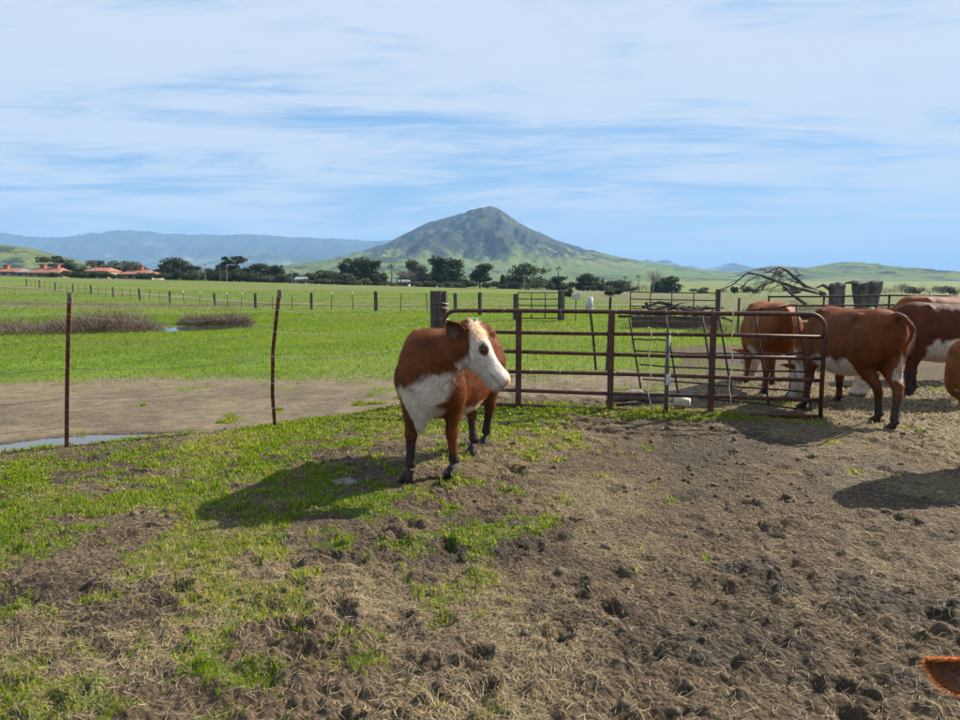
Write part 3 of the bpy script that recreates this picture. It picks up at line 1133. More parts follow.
def cow(label, origin, heading, neck, head_o, head_f, head_u, feet=None, tail=None, scale=1.0, voxel=0.014, seed=1, hair=26000, mud=(0.33, 0.40),
        chest=0.70, brisket=1.0, girth=1.0, green=None, name='hereford_cow', ears=(0.25, 0.1), hs=1.0, red=None, belly_z=0.57, brand=None):
    redc = RED if red is None else np.array(red)
    mb = MB()
    rs = []
    for x, zt, zb, hw, e in TORSO:
        zb = zb - 0.055 * math.exp(-((x + 0.02) / 0.5) ** 4)
        rs.append(ring(Vector((x, 0, (zt + zb) / 2)), Vector((0, hw * girth, 0)), Vector((0, 0, (zt - zb) / 2)), e, 26, -0.06))
    mb.rings(rs)
    for sg in (1, -1):
        mb.blob((-0.41, sg * 0.195, 1.135), (0.075, 0.05, 0.045))
        mb.blob((-0.70, sg * 0.095, 1.075), (0.06, 0.045, 0.05))
        mb.blob((0.40, sg * 0.165, 0.98), (0.13, 0.075, 0.24), Matrix.Rotation(-0.3, 3, 'Y'))
        mb.blob((0.50, sg * 0.155, 0.80), (0.10, 0.07, 0.12))
        mb.blob((-0.50, sg * 0.15, 0.86), (0.20, 0.115, 0.25), Matrix.Rotation(0.25, 3, 'Y'))
    mb.blob((0.58, 0, 0.64), (0.15, 0.10, 0.15 * brisket))
    mb.blob((0.60, 0, 0.54), (0.085, 0.045, 0.13 * brisket))
    # legs
    axes = []
    dfoot = []
    for k, (J, sg) in enumerate(((FRONT, 1), (FRONT, -1), (HIND, 1), (HIND, -1))):
        base = Vector(J[-1][0])
        base.y *= sg
        sh = Vector((0, 0, 0)) if not feet else Vector((feet[k][0] - base.x, feet[k][1] - base.y, 0))
        pts = []
        for (p, r, e) in J:
            w = min(1.0, max(0.0, (0.92 - p[2]) / 0.80)) ** 1.15
            pts.append(Vector((p[0], p[1] * sg, p[2])) + sh * w)
        # horizontal elliptical rings
        rs = []
        for i, (p, r, e) in enumerate(J):
            d = (pts[min(i + 1, len(pts) - 1)] - pts[max(i - 1, 0)]).normalized()
            ax = Vector((1, 0, 0))
            ax = (ax - d * ax.dot(d)).normalized()
            if i >= len(J) - 3:
                ax = Vector((1, 0, 0))
                sd = Vector((0, 1, 0))
            else:
                sd = d.cross(ax).normalized()
            rs.append(ring(pts[i], sd * r, ax * (r * e), 1.0, 14))
        mb.rings(rs)
        axes.append([tuple(p) for p in pts])
        for cs in (1, -1):   # cloven hoof and dewclaws
            fp = pts[-1]
            mb.blob(fp + Vector((0.018, cs * 0.027, 0.030)), (0.062, 0.025, 0.042), Matrix.Rotation(0.25, 3, 'Y'), 10, 6)
            mb.blob(pts[-4] + Vector((-0.045, cs * 0.022, -0.01)), (0.016, 0.014, 0.020), None, 8, 6)
        if k >= 2:   # point of the hock
            mb.blob(pts[5] + Vector((-0.035, 0, 0.03)), (0.03, 0.026, 0.05))
    # neck
    nk = [Vector(p) for p in neck]
    f, u = Vector(head_f).normalized(), Vector(head_u)
    u = (u - f * u.dot(f)).normalized()
    l = u.cross(f)
    ho = Vector(head_o)
    nk.append(ho + f * 0.05 - u * 0.105)
    m = len(nk)
    rs = []
    for i, p in enumerate(nk):
        t = i / (m - 1)
        d = (nk[min(i + 1, m - 1)] - nk[max(i - 1, 0)]).normalized()
        up = Vector((0, 0, 1)) * (1 - t) + u * t * 0.8 + Vector((0, 0, 0.2))
        up = (up - d * up.dot(d)).normalized()
        sd = up.cross(d)
        rs.append(ring(p - up * 0.02 * (1 - t), sd * (0.185 - 0.085 * t), up * (0.275 - 0.14 * t), 0.95, 20, -0.12))
    mb.rings(rs)
    # dewlap fold
    dw = []
    for i, t in enumerate((0.0, 0.35, 0.7, 1.0)):
        j = min(int(t * (m - 1)), m - 2)
        q = nk[j].lerp(nk[j + 1], t * (m - 1) - j)
        dw.append(q + Vector((0, 0, -1)) * (0.25 - 0.10 * t) * brisket)
    mb.tube([Vector((0.56, 0, 0.56))] + dw, [0.05, 0.06, 0.055, 0.05, 0.04], 10, [(0.75, 1.6)] * 5)
    # head
    H = Matrix((f, l, u)).transposed()
    HR = H
    H = H * hs
    rs = []
    for x, zt, zb, hw in HEAD:
        rs.append([ho + H @ p for p in ring(Vector((x, 0, (zt + zb) / 2)), Vector((0, hw, 0)), Vector((0, 0, (zt - zb) / 2)), 0.86, 20, 0.10)])
    mb.rings(rs)
    for sg in (1, -1):
        mb.blob(ho + H @ Vector((0.205, sg * 0.098, -0.030)), (0.055, 0.032, 0.030), H)
        mb.blob(ho + H @ Vector((0.12, sg * 0.080, -0.16)), (0.095, 0.042, 0.085), H)
        mb.blob(ho + H @ Vector((0.50, sg * 0.045, -0.065)), (0.045, 0.034, 0.036), H)
    mb.blob(ho + H @ Vector((0.0, 0, -0.015)), (0.06, 0.075, 0.04), H)
    # tail
    tail = tail or [(-0.70, 0, 1.17), (-0.78, 0, 1.12), (-0.80, 0, 0.95), (-0.79, 0.01, 0.75), (-0.79, 0.02, 0.58)]
    tr = [0.045, 0.036, 0.027, 0.024, 0.024]
    tp = [Vector(p) for p in tail]
    mb.tube(tp, tr[:len(tp)], 10)
    mb.tube([tp[-1], tp[-1] + Vector((0, 0, -0.08)), tp[-1] + Vector((0.005, 0, -0.20)), tp[-1] + Vector((0.01, 0, -0.27))], [0.024, 0.030, 0.026, 0.012], 10)
    V, F = remesh(mb, voxel, 3, lambda V: (V[:, 2] > 0.42) & ~((np.abs((V - np.array(ho)) @ np.array(HR)) < 0.9).all(1) & (((V - np.array(ho)) @ np.array(HR))[:, 0] > 0.0)
                                           & (np.linalg.norm(V - np.array(ho + HR @ Vector((0.25, 0, -0.1))), axis=1) < 0.34)), int(0.16 / voxel), lambda V: (V[:, 0] > 0.36) & (V[:, 2] > 0.62))
    # hide relief: soft muscle, rib and fold unevenness
    vn = np.zeros_like(V)
    fn = np.cross(V[F[:, 2]] - V[F[:, 0]], V[F[:, 3]] - V[F[:, 1]])
    for c in range(4):
        for a in range(3):
            vn[:, a] += np.bincount(F[:, c], fn[:, a], len(V))
    vn /= np.linalg.norm(vn, axis=1)[:, None] + 1e-12
    amp = fbm(V[:, 0] * 5 + seed * 3, V[:, 1] * 5, 3, 64, 0.55, V[:, 2] * 4) * 0.012
    rib = 0.0012 * np.sin(V[:, 0] * 62 + V[:, 2] * 14) * sstep(0.35, 0.15, np.abs(V[:, 0] - 0.02)) * sstep(0.62, 0.72, V[:, 2]) * sstep(1.12, 1.0, V[:, 2])
    fold = 0.003 * np.sin(V[:, 0] * 75 - V[:, 2] * 30) * sstep(0.46, 0.56, V[:, 0]) * sstep(1.15, 0.95, V[:, 2]) * sstep(0.55, 0.7, V[:, 2]) * (np.linalg.norm(V - np.array(ho), axis=1) > 0.27)
    V = V + vn * (amp * sstep(0.35, 0.6, V[:, 2]) * np.where(np.linalg.norm(V - np.array(ho + HR @ Vector((0.25, 0, -0.1))), axis=1) < 0.36, 0.3, 1.0) + rib + fold)[:, None]
    # colouring: red coat, white face and underside, muddy feet
    P = V
    sd = seed * 10.7
    nz = fbm(P[:, 0] * 7 + sd, P[:, 1] * 7, 3, 61, 0.6, P[:, 2] * 7)
    nf = fbm(P[:, 0] * 40 + sd, P[:, 1] * 40, 2, 62, 0.6, P[:, 2] * 40)
    C = np.repeat(redc[None], len(P), 0) * (1 + 0.38 * nz[:, None] + 0.12 * nf[:, None])
    white = np.zeros(len(P))
    edge = nz * 0.05 + nf * 0.02
    dl = np.full(len(P), 9.0)
    for ax in axes:
        dd, _ = seg_dist(P, ax[1:])
        dl = np.minimum(dl, dd)
    belly = sstep(0.03, -0.02, P[:, 2] - (belly_z + edge * 1.4) + 0.9 * np.maximum(0, np.abs(P[:, 0] + 0.02) - 0.30)) * (np.abs(P[:, 0]) < 0.46) * sstep(0.075, 0.105, dl)
    white = np.maximum(white, belly)
    ch = sstep(0.02, -0.02, P[:, 2] - (chest + edge * 1.6)) * sstep(0.30, 0.44, P[:, 0] + edge) * sstep(0.105, 0.125, dl + edge * 0.5) * sstep(0.16, 0.09, P[:, 1] + edge)
    white = np.maximum(white, ch)
    dn, off = seg_dist(P, [tuple(p) for p in nk[1:]])
    nd = (nk[-1] - nk[1]).normalized()
    nu = Vector((0, 0, 1)) * max(0.2, 1 - abs(nd.z)) + Vector((1, 0, 0)) * max(0, -nd.z)
    nu = (nu - nd * nu.dot(nd)).normalized()
    under = sstep(-0.10, -0.15, off @ np.array(nu) + edge) * (dn < 0.36) * sstep(0.50, 0.58, P[:, 0]) * sstep(0.98, 0.92, P[:, 2] + edge)
    white = np.maximum(white, under)
    hp = (P - np.array(ho)) @ np.array(HR) / hs
    inh = (hp[:, 0] > -0.06) & (hp[:, 0] < 0.60) & (np.abs(hp[:, 1]) < 0.15) & (hp[:, 2] < 0.06) & (hp[:, 2] > -0.30)
    face = inh * np.maximum(sstep(-0.025, 0.02, hp[:, 0] + 1.55 * hp[:, 2] + 0.063 + edge), sstep(0.12, 0.16, hp[:, 0] + edge) * 0)
    face = np.maximum(face, inh * sstep(0.30, 0.34, hp[:, 0] + 0.4 * hp[:, 2] + 0.1 + edge))
    throat = inh * sstep(-0.17, -0.20, hp[:, 2] + edge * 0.6) * sstep(0.16, 0.22, hp[:, 0])
    white = np.maximum(white, np.maximum(face, throat))
    sw = sstep(0.0, -0.08, P[:, 2] - tp[-1].z) * (np.hypot(P[:, 0] - tp[-1].x, P[:, 1] - tp[-1].y) < 0.07) * (P[:, 0] < -0.66) * (dl > 0.06) * (P[:, 2] > tp[-1].z - 0.30)
    white = np.maximum(white, sw * 0.6)
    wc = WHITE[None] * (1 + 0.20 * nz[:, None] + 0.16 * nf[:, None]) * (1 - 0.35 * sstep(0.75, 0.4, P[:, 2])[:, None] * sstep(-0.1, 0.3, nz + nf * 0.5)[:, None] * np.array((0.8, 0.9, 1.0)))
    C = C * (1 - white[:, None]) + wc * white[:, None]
    for sg in (1, -1):   # red-brown ring round the eye
        d = np.linalg.norm((hp - np.array((0.235, sg * 0.110, -0.062))) / np.array((1.25, 1, 1)), axis=1)
        k = sstep(0.042, 0.026, d + edge * 0.6)[:, None]
        C = C * (1 - k) + np.array((0.16, 0.055, 0.035)) * k
        d = np.linalg.norm((hp - np.array((0.528, sg * 0.068, -0.070))) / np.array((1, 1, 0.9)), axis=1)
        k = sstep(0.030, 0.020, d)[:, None]
        C = C * (1 - k) + np.array((0.11, 0.022, 0.016)) * k
    k = (inh * sstep(0.49, 0.53, hp[:, 0] + edge * 0.4))[:, None] * 0.55
    C = C * (1 - k) + np.array((0.50, 0.30, 0.25)) * k
    k = (inh * sstep(0.012, 0.006, np.abs(hp[:, 2] + 0.118 + 0.06 * np.maximum(0, 0.5 - hp[:, 0]))) * (hp[:, 0] > 0.40))[:, None] * 0.5   # mouth line
    C = C * (1 - k) + np.array((0.12, 0.09, 0.08)) * k
    st = (sstep(0.12, 0.42, fbm(P[:, 0] * 4 + sd, P[:, 1] * 4, 4, 66, 0.65, P[:, 2] * 5)) * sstep(1.0, 0.6, P[:, 2]) * sstep(0.2, -0.3, P[:, 0]))[:, None] * 0.55   # dried mud on flank and thigh
    C = C * (1 - st) + np.array((0.085, 0.062, 0.042)) * st
    ml = np.where(P[:, 0] > 0, mud[0], mud[1])
    k = (sstep(0.10, -0.10, P[:, 2] - ml + nz * 0.20 + nf * 0.10) * (P[:, 2] < 0.6) * (dl < 0.12))[:, None]
    C = C * (1 - k * 0.93) + MUDC * (1 + 0.5 * nf[:, None]) * k * 0.93
    k = sstep(0.055, 0.04, P[:, 2])[:, None]
    C = C * (1 - k) + np.array((0.03, 0.027, 0.025)) * k
    if brand:   # ring brand: a round scar with a bar across it
        db = np.hypot(P[:, 0] - brand[0], P[:, 2] - brand[1])
        k = np.maximum(sstep(0.018, 0.010, np.abs(db - brand[2])), sstep(0.014, 0.008, np.abs((P[:, 2] - brand[1]) - 0.35 * (P[:, 0] - brand[0]))) * (db < brand[2]))
        k = (k * (P[:, 1] > 0) * 0.55)[:, None]
        C = C * (1 - k) + redc * np.array((1.9, 2.1, 2.4)) * k
    nb = len(P)
    # fleshy ears, open side forward
    EV, EF, EC = [], [], []
    for sg in (1, -1):
        b = ho + H @ Vector((0.045, sg * 0.090, ears[2] if len(ears) > 2 else -0.06))
        e = (H @ Vector((-ears[0], sg * 1.0, ears[1]))).normalized()
        nrm = H @ Vector((0.9, sg * 0.7 * min(1, ears[0]), -0.12))
        nrm = (nrm - e * nrm.dot(e)).normalized()
        wv = e.cross(nrm)
        nr, npt = 12, 14
        for i in range(nr):
            t = i / (nr - 1)
            w = 0.066 * math.sin(math.pi * (0.16 + 0.84 * t ** 0.85)) ** 0.8 + 0.003
            for k2 in range(npt):
                a = 2 * math.pi * k2 / npt
                y = math.cos(a)
                th = 0.013 * (1 - 0.6 * t)
                cup = 0.032 * (1 - t * 0.5) * (y * y - 0.5) * (w / 0.06)
                p = b + e * (t * 0.20) + wv * (y * w) + nrm * (math.sin(a) * th + cup) - Vector((0, 0, 0.02)) * t * t
                EV.append(tuple(p))
                inner = max(0.0, math.sin(a)) * (1 - abs(y) ** 3)
                wh = inner * max(0.0, 1 - t * 1.15)
                cc = redc * (1.25 + 0.1 * math.sin(k2 * 3 + i)) * (1 - 0.55 * inner) * (1 - wh) + np.array((0.34, 0.27, 0.23)) * wh
                EC.append(cc)
        o0 = nb + (0 if sg == 1 else nr * npt)
        for i in range(nr - 1):
            for k2 in range(npt):
                k3 = (k2 + 1) % npt
                EF.append((o0 + i * npt + k2, o0 + i * npt + k3, o0 + (i + 1) * npt + k3, o0 + (i + 1) * npt + k2))
    V = np.r_[V, np.array(EV)]
    F = np.r_[F, np.array(EF)]
    C = np.r_[C, np.array(EC)]
    C = np.clip(C, 0.01, 0.8)
    root = empty(name, origin, heading)
    root.scale = (scale,) * 3
    tag(root, label, 'cow', 'hereford cattle in the corral')
    col4 = np.c_[C, np.ones(len(C))]
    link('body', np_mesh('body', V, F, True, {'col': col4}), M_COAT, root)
    # short hair standing off the skin
    r_ = np.random.default_rng(seed + 100)
    a_, b_, c_, d_ = (V[F[:, i]] for i in range(4))
    nrm = np.cross(c_ - a_, d_ - b_)
    area = np.linalg.norm(nrm, axis=1)
    nrm = nrm / np.maximum(area, 1e-12)[:, None]
    wgt = area.copy()
    wgt[F[:, 0] >= nb] *= 5
    hq = (V[F[:, 0]] - np.array(ho)) @ np.array(HR) / hs
    wgt[(np.abs(hq[:, 0] - 0.04) < 0.10) & (hq[:, 2] > -0.07) & (np.abs(hq[:, 1]) < 0.13)] *= 5
    idx = r_.choice(len(F), hair, p=wgt / wgt.sum())
    uu, vv = r_.random(hair)[:, None], r_.random(hair)[:, None]
    p = (a_[idx] * (1 - uu) + b_[idx] * uu) * (1 - vv) + (d_[idx] * (1 - uu) + c_[idx] * uu) * vv
    N = nrm[idx]
    hp = (p - np.array(ho)) @ np.array(HR) / hs
    inh = (hp[:, 0] > -0.02) & (hp[:, 0] < 0.6) & (np.abs(hp[:, 1]) < 0.16) & (hp[:, 2] < 0.06) & (hp[:, 2] > -0.30)
    flow = np.tile(np.array((-0.75, 0, -0.6)), (hair, 1))
    flow[p[:, 2] < 0.55] = (-0.1, 0, -1)
    flow[inh] = np.array(f)
    flow = flow + r_.normal(0, 0.35, (hair, 3))
    flow -= N * (flow * N).sum(1)[:, None]
    flow /= np.linalg.norm(flow, axis=1)[:, None] + 1e-9
    isear = (F[idx, 0] >= nb)
    flow[isear] = flow[isear] * 0.3 + (p[isear] - np.array(ho)) / np.linalg.norm(p[isear] - np.array(ho), axis=1)[:, None]
    d = flow + N * r_.uniform(0.12, 0.6, hair)[:, None]
    d /= np.linalg.norm(d, axis=1)[:, None]
    d[isear] = flow[isear] + N[isear] * 0.10 + r_.normal(0, 0.12, (isear.sum(), 3))
    d /= np.linalg.norm(d, axis=1)[:, None]
    ln = r_.uniform(0.014, 0.040, hair) * np.where(isear, 0.6, 1.0) * np.where(inh & (hp[:, 0] > 0.2), 0.45, 1.0) * np.where(p[:, 2] < 0.36, 0.55, 1.0)
    poll = inh & (hp[:, 0] < 0.13) & (hp[:, 2] > -0.05)
    d[poll] += r_.normal(0, 0.6, (poll.sum(), 3))
    side = np.cross(d, N + r_.normal(0, 0.5, (hair, 3)))
    side /= np.linalg.norm(side, axis=1)[:, None] + 1e-9
    wd = r_.uniform(0.0009, 0.0018, hair)[:, None]
    tip = p + d * ln[:, None]
    HV = np.stack([p - side * wd - N * 0.002, p + side * wd - N * 0.002, tip], 1).reshape(-1, 3)
    hc = C[F[idx, 0]] * r_.uniform(0.7, 1.5, hair)[:, None]
    HC = np.repeat(np.c_[np.clip(hc, 0, 0.9), np.ones(hair)], 3, 0)
    hm = np_mesh('hair', HV, np.arange(hair * 3).reshape(-1, 3), False, {'col': HC})
    hob = link('hair', hm, M_HAIR, root)
    hob['kind'] = 'stuff'
    for sg in (1, -1):
        eb = MB()
        c = ho + H @ Vector((0.226, sg * 0.113, -0.056))
        eb.blob(c, (0.023, 0.019, 0.020), H, 12, 8)
        eb.build('eye', M_EYE, root, True)
    if green:
        gb = MB()
        gb.blob(green[0], green[1], None, 10, 6)
        gb.build('marker_patch', M_GREEN, root, True)
    return root


def to_local(p, origin, heading, scale):
    q = (Vector(p) - Vector(origin)) / scale
    c, s = math.cos(-heading), math.sin(-heading)
    return Vector((q.x * c - q.y * s, q.x * s + q.y * c, q.z))


def dir_local(d, heading):
    c, s = math.cos(-heading), math.sin(-heading)
    return Vector((d[0] * c - d[1] * s, d[0] * s + d[1] * c, d[2]))


# the cow in the middle: chest to the camera, head turned to her left
_fr, _fl, _hr, _hl = at_z(407, 484), at_z(451, 479), at_z(472, 457), at_z(484, 448)
_fm, _hm = (_fr + _fl) / 2, (_hr + _hl) / 2
_d = (_fm - _hm).normalized()
_hd = math.atan2(_d.y, _d.x)
_sc = 1.02
_or = _hm.lerp(_fm, 0.57)
_or.z = hz(_or.x, _or.y) - 0.005
_feet = []
for p in (_fl, _fr, _hl, _hr):
    q = to_local(p, _or, _hd, _sc)
    _feet.append((q.x, q.y))
_ho = at_Y(473, 322, 5.62)
_nk = [(0.48, 0, 0.93), (0.66, 0.0, 0.98)]
for w in ((-0.38, 5.66, 1.04), (-0.23, 5.60, 1.10)):
    _nk.append(tuple(to_local(w, _or, _hd, _sc)))
cow('red and white cow with her head turned aside, standing alone before the gate', _or, _hd, _nk,
    tuple(to_local(_ho, _or, _hd, _sc)), dir_local((0.60, -0.12, -0.79), _hd), dir_local((0.79, -0.02, 0.60), _hd),
    _feet, scale=_sc, voxel=0.011, seed=1, hair=60000, mud=(0.30, 0.36), chest=0.72, brisket=1.12,
    green=(tuple(to_local(_ho, _or, _hd, _sc) + dir_local((0.012, -0.01, 0.022), _hd)), (0.022, 0.03, 0.010)), ears=(1.5, 0.18, -0.14), hs=0.99)


def sym_feet(df=0.0, dh=0.0, j=(0, 0, 0, 0)):
    return [(0.468 + df + j[0], 0.15), (0.468 - df + j[1], -0.15), (-0.556 + dh + j[2], 0.15), (-0.556 - dh + j[3], -0.15)]


def stand(px, py):
    p = at_z(px, py)
    p.z = 0
    return p


def place_cow(label, mid, heading, **kw):
    sc = kw.get('scale', 1.0)
    z = np.mean([hz(mid[0] + a * 0.5 * math.cos(heading), mid[1] + a * 0.5 * math.sin(heading)) for a in (-1, 0, 1)])
    return cow(label, (mid[0], mid[1], z - 0.01), heading, **kw)


# seen from behind at the end of the gate, eating
_m3, _h3, _s3 = (4.50, 8.72), math.atan2(1.0, -0.10), 1.09
_f3 = [to_local(at_z(*p), (_m3[0], _m3[1], 0), _h3, _s3) for p in ((802, 409), (836, 404), (875, 423), (890, 432))]
place_cow('red cow with white belly seen from behind beside the gate end', _m3, _h3, feet=[(p.x, p.y) for p in _f3],
          belly_z=0.66, scale=_s3, voxel=0.0155, seed=2, hair=34000, mud=(0.20, 0.30),
          tail=[(-0.70, 0, 1.17), (-0.80, -0.03, 1.15), (-0.87, -0.10, 1.04), (-0.83, -0.10, 0.93), (-0.78, -0.05, 0.80)],
          green=((-0.36, 0.02, 1.222), (0.03, 0.03, 0.012)), **GRAZE)
# behind the gate, head down
place_cow('tawny red cow seen from behind through the gate rails', (4.30, 10.70), math.atan2(1.0, 0.14), feet=sym_feet(0.12, 0.07),
          scale=1.08, voxel=0.018, seed=3, hair=28000, mud=(0.20, 0.24), red=(0.21, 0.069, 0.018), belly_z=0.60,
          tail=[(-0.70, 0, 1.17), (-0.78, -0.04, 1.12), (-0.79, -0.09, 0.95), (-0.77, -0.11, 0.78), (-0.76, -0.12, 0.66)], **GRAZE)
# beyond, broadside, feeding at the hay
place_cow('dark red cow broadside behind the cow at the gate end', (6.52, 10.0), math.atan2(0.10, -1.0), feet=sym_feet(0.12, 0.06),
          scale=1.10, voxel=0.019, seed=4, hair=26000, mud=(0.36, 0.40), red=(0.095, 0.024, 0.006), chest=0.45, belly_z=0.74, brand=(0.38, 0.95, 0.095), **GRAZE)
# further one, its back just showing above the others
place_cow('light red cow whose back shows above the others at the hay', (7.7, 12.0), math.atan2(-0.05, -1.0), feet=sym_feet(0.05, 0.05),
          scale=1.16, voxel=0.024, seed=5, hair=16000, red=(0.17, 0.054, 0.016), **GRAZE)
# tawny rump at the frame's edge
place_cow('tawny cow whose woolly rump shows in front of the feeding cows', (4.70, 6.12), math.atan2(0.25, 1.0), feet=sym_feet(0.05, 0.04, (0, 0, 0.26, 0.30)),
          tail=[(-0.68, 0, 1.16), (-0.72, 0.0, 1.1), (-0.71, 0.02, 1.0), (-0.66, 0.05, 0.93), (-0.60, 0.08, 0.88)],
          scale=0.99, voxel=0.0155, seed=6, hair=34000, red=(0.24, 0.084, 0.023), girth=1.05, **GRAZE)
# a cow's ear close by
_ear = at_Y(927, 652, 1.62)
_f6, _u6 = Vector((-0.12, -0.90, -0.42)).normalized(), Vector((0.0, -0.42, 0.90))
_l6 = _u6.cross(_f6).normalized()
_u6 = _f6.cross(_l6)
_sg6 = 1 if _l6.x < 0 else -1
_tip6 = _f6 * 0.045 + _l6 * (_sg6 * 0.090) - _u6 * 0.06 + (_f6 * -0.05 + _l6 * _sg6 + _u6 * 0.45).normalized() * 0.20
_ho6 = _ear - _tip6
_or6 = Vector((_ho6.x + 1.05, _ho6.y - 0.20, hz(2.2, 1.3)))
_h6 = math.atan2(_ho6.y - _or6.y, _ho6.x - _or6.x)
cow('cow with a red fringed ear, standing closest of all beside the mud', _or6, _h6,
    [(0.50, 0, 0.93), (0.68, 0, 0.90), (0.82, 0, 0.84), (0.93, 0, 0.80)], tuple(to_local(_ho6, _or6, _h6, 1.0)), dir_local(_f6, _h6), dir_local(_u6, _h6),
    sym_feet(), scale=1.0, voxel=0.0155, seed=9, hair=40000, red=(0.32, 0.105, 0.026), ears=(0.05, 0.45))


# ------------------------------------------------------------------ trees along the far edge of the pasture
LEAF = {
    'dark': leaf_mat('leaf_dark', (0.020, 0.032, 0.012), (0.058, 0.078, 0.026), 0.22),
    'olive': leaf_mat('leaf_olive', (0.040, 0.048, 0.020), (0.095, 0.098, 0.042), 0.15),
    'grey': leaf_mat('leaf_grey', (0.045, 0.052, 0.034), (0.10, 0.105, 0.07), 0.15),
    'yellow': leaf_mat('leaf_yellow', (0.09, 0.09, 0.025), (0.16, 0.15, 0.05), 0.2),
    'bare': leaf_mat('bare_twigs', (0.13, 0.105, 0.09), (0.24, 0.20, 0.175), 0.05),
}
M_BARK = rough_mat('bark', (0.055, 0.042, 0.032), (0.12, 0.10, 0.08), 6, 0.95, 0.6, 0.03)


def leaves_mesh(name, cen, rad, n, size, r_, flat=1.0, droop=0.0):
    """n leaf clump triangles spread through ellipsoid clumps (cen k,3; rad k,3), denser towards the shell"""
    cen, rad = np.array(cen), np.array(rad)
    vol = rad.prod(1) ** (2 / 3)
    k = r_.choice(len(cen), n, p=vol / vol.sum())
    d = r_.normal(size=(n, 3))
    d /= np.linalg.norm(d, axis=1)[:, None]
    rr = r_.random(n) ** 0.45
    p = cen[k] + d * rad[k] * rr[:, None] * r_.uniform(0.85, 1.12, n)[:, None]
    u = r_.normal(size=(n, 3))
    u[:, 2] *= flat
    u /= np.linalg.norm(u, axis=1)[:, None]
    w = np.cross(u, r_.normal(size=(n, 3)))
    w /= np.linalg.norm(w, axis=1)[:, None]
    s = size * r_.uniform(0.55, 1.35, n)[:, None]
    V = np.stack([p + u * s, p - u * s * 0.5 + w * s * 0.75, p - u * s * 0.5 - w * s * 0.75], 1)
    V[:, 0, 2] -= droop * s[:, 0]
    tint = np.clip(r_.normal(0.45, 0.25, n) + 0.18 * r_.normal(size=len(cen))[k], 0, 1)
    return np_mesh(name, V.reshape(-1, 3), np.arange(n * 3).reshape(-1, 3), False, {'tint': np.repeat(tint, 3)})


def limb_path(a, b, r_, wob, n=5):
    a, b = Vector(a), Vector(b)
    L = (b - a).length
    pts = []
    for i in range(n):
        t = i / (n - 1)
        j = Vector(r_.normal(size=3)) * wob * L * math.sin(math.pi * t)
        pts.append(a.lerp(b, t) + j)
    return pts


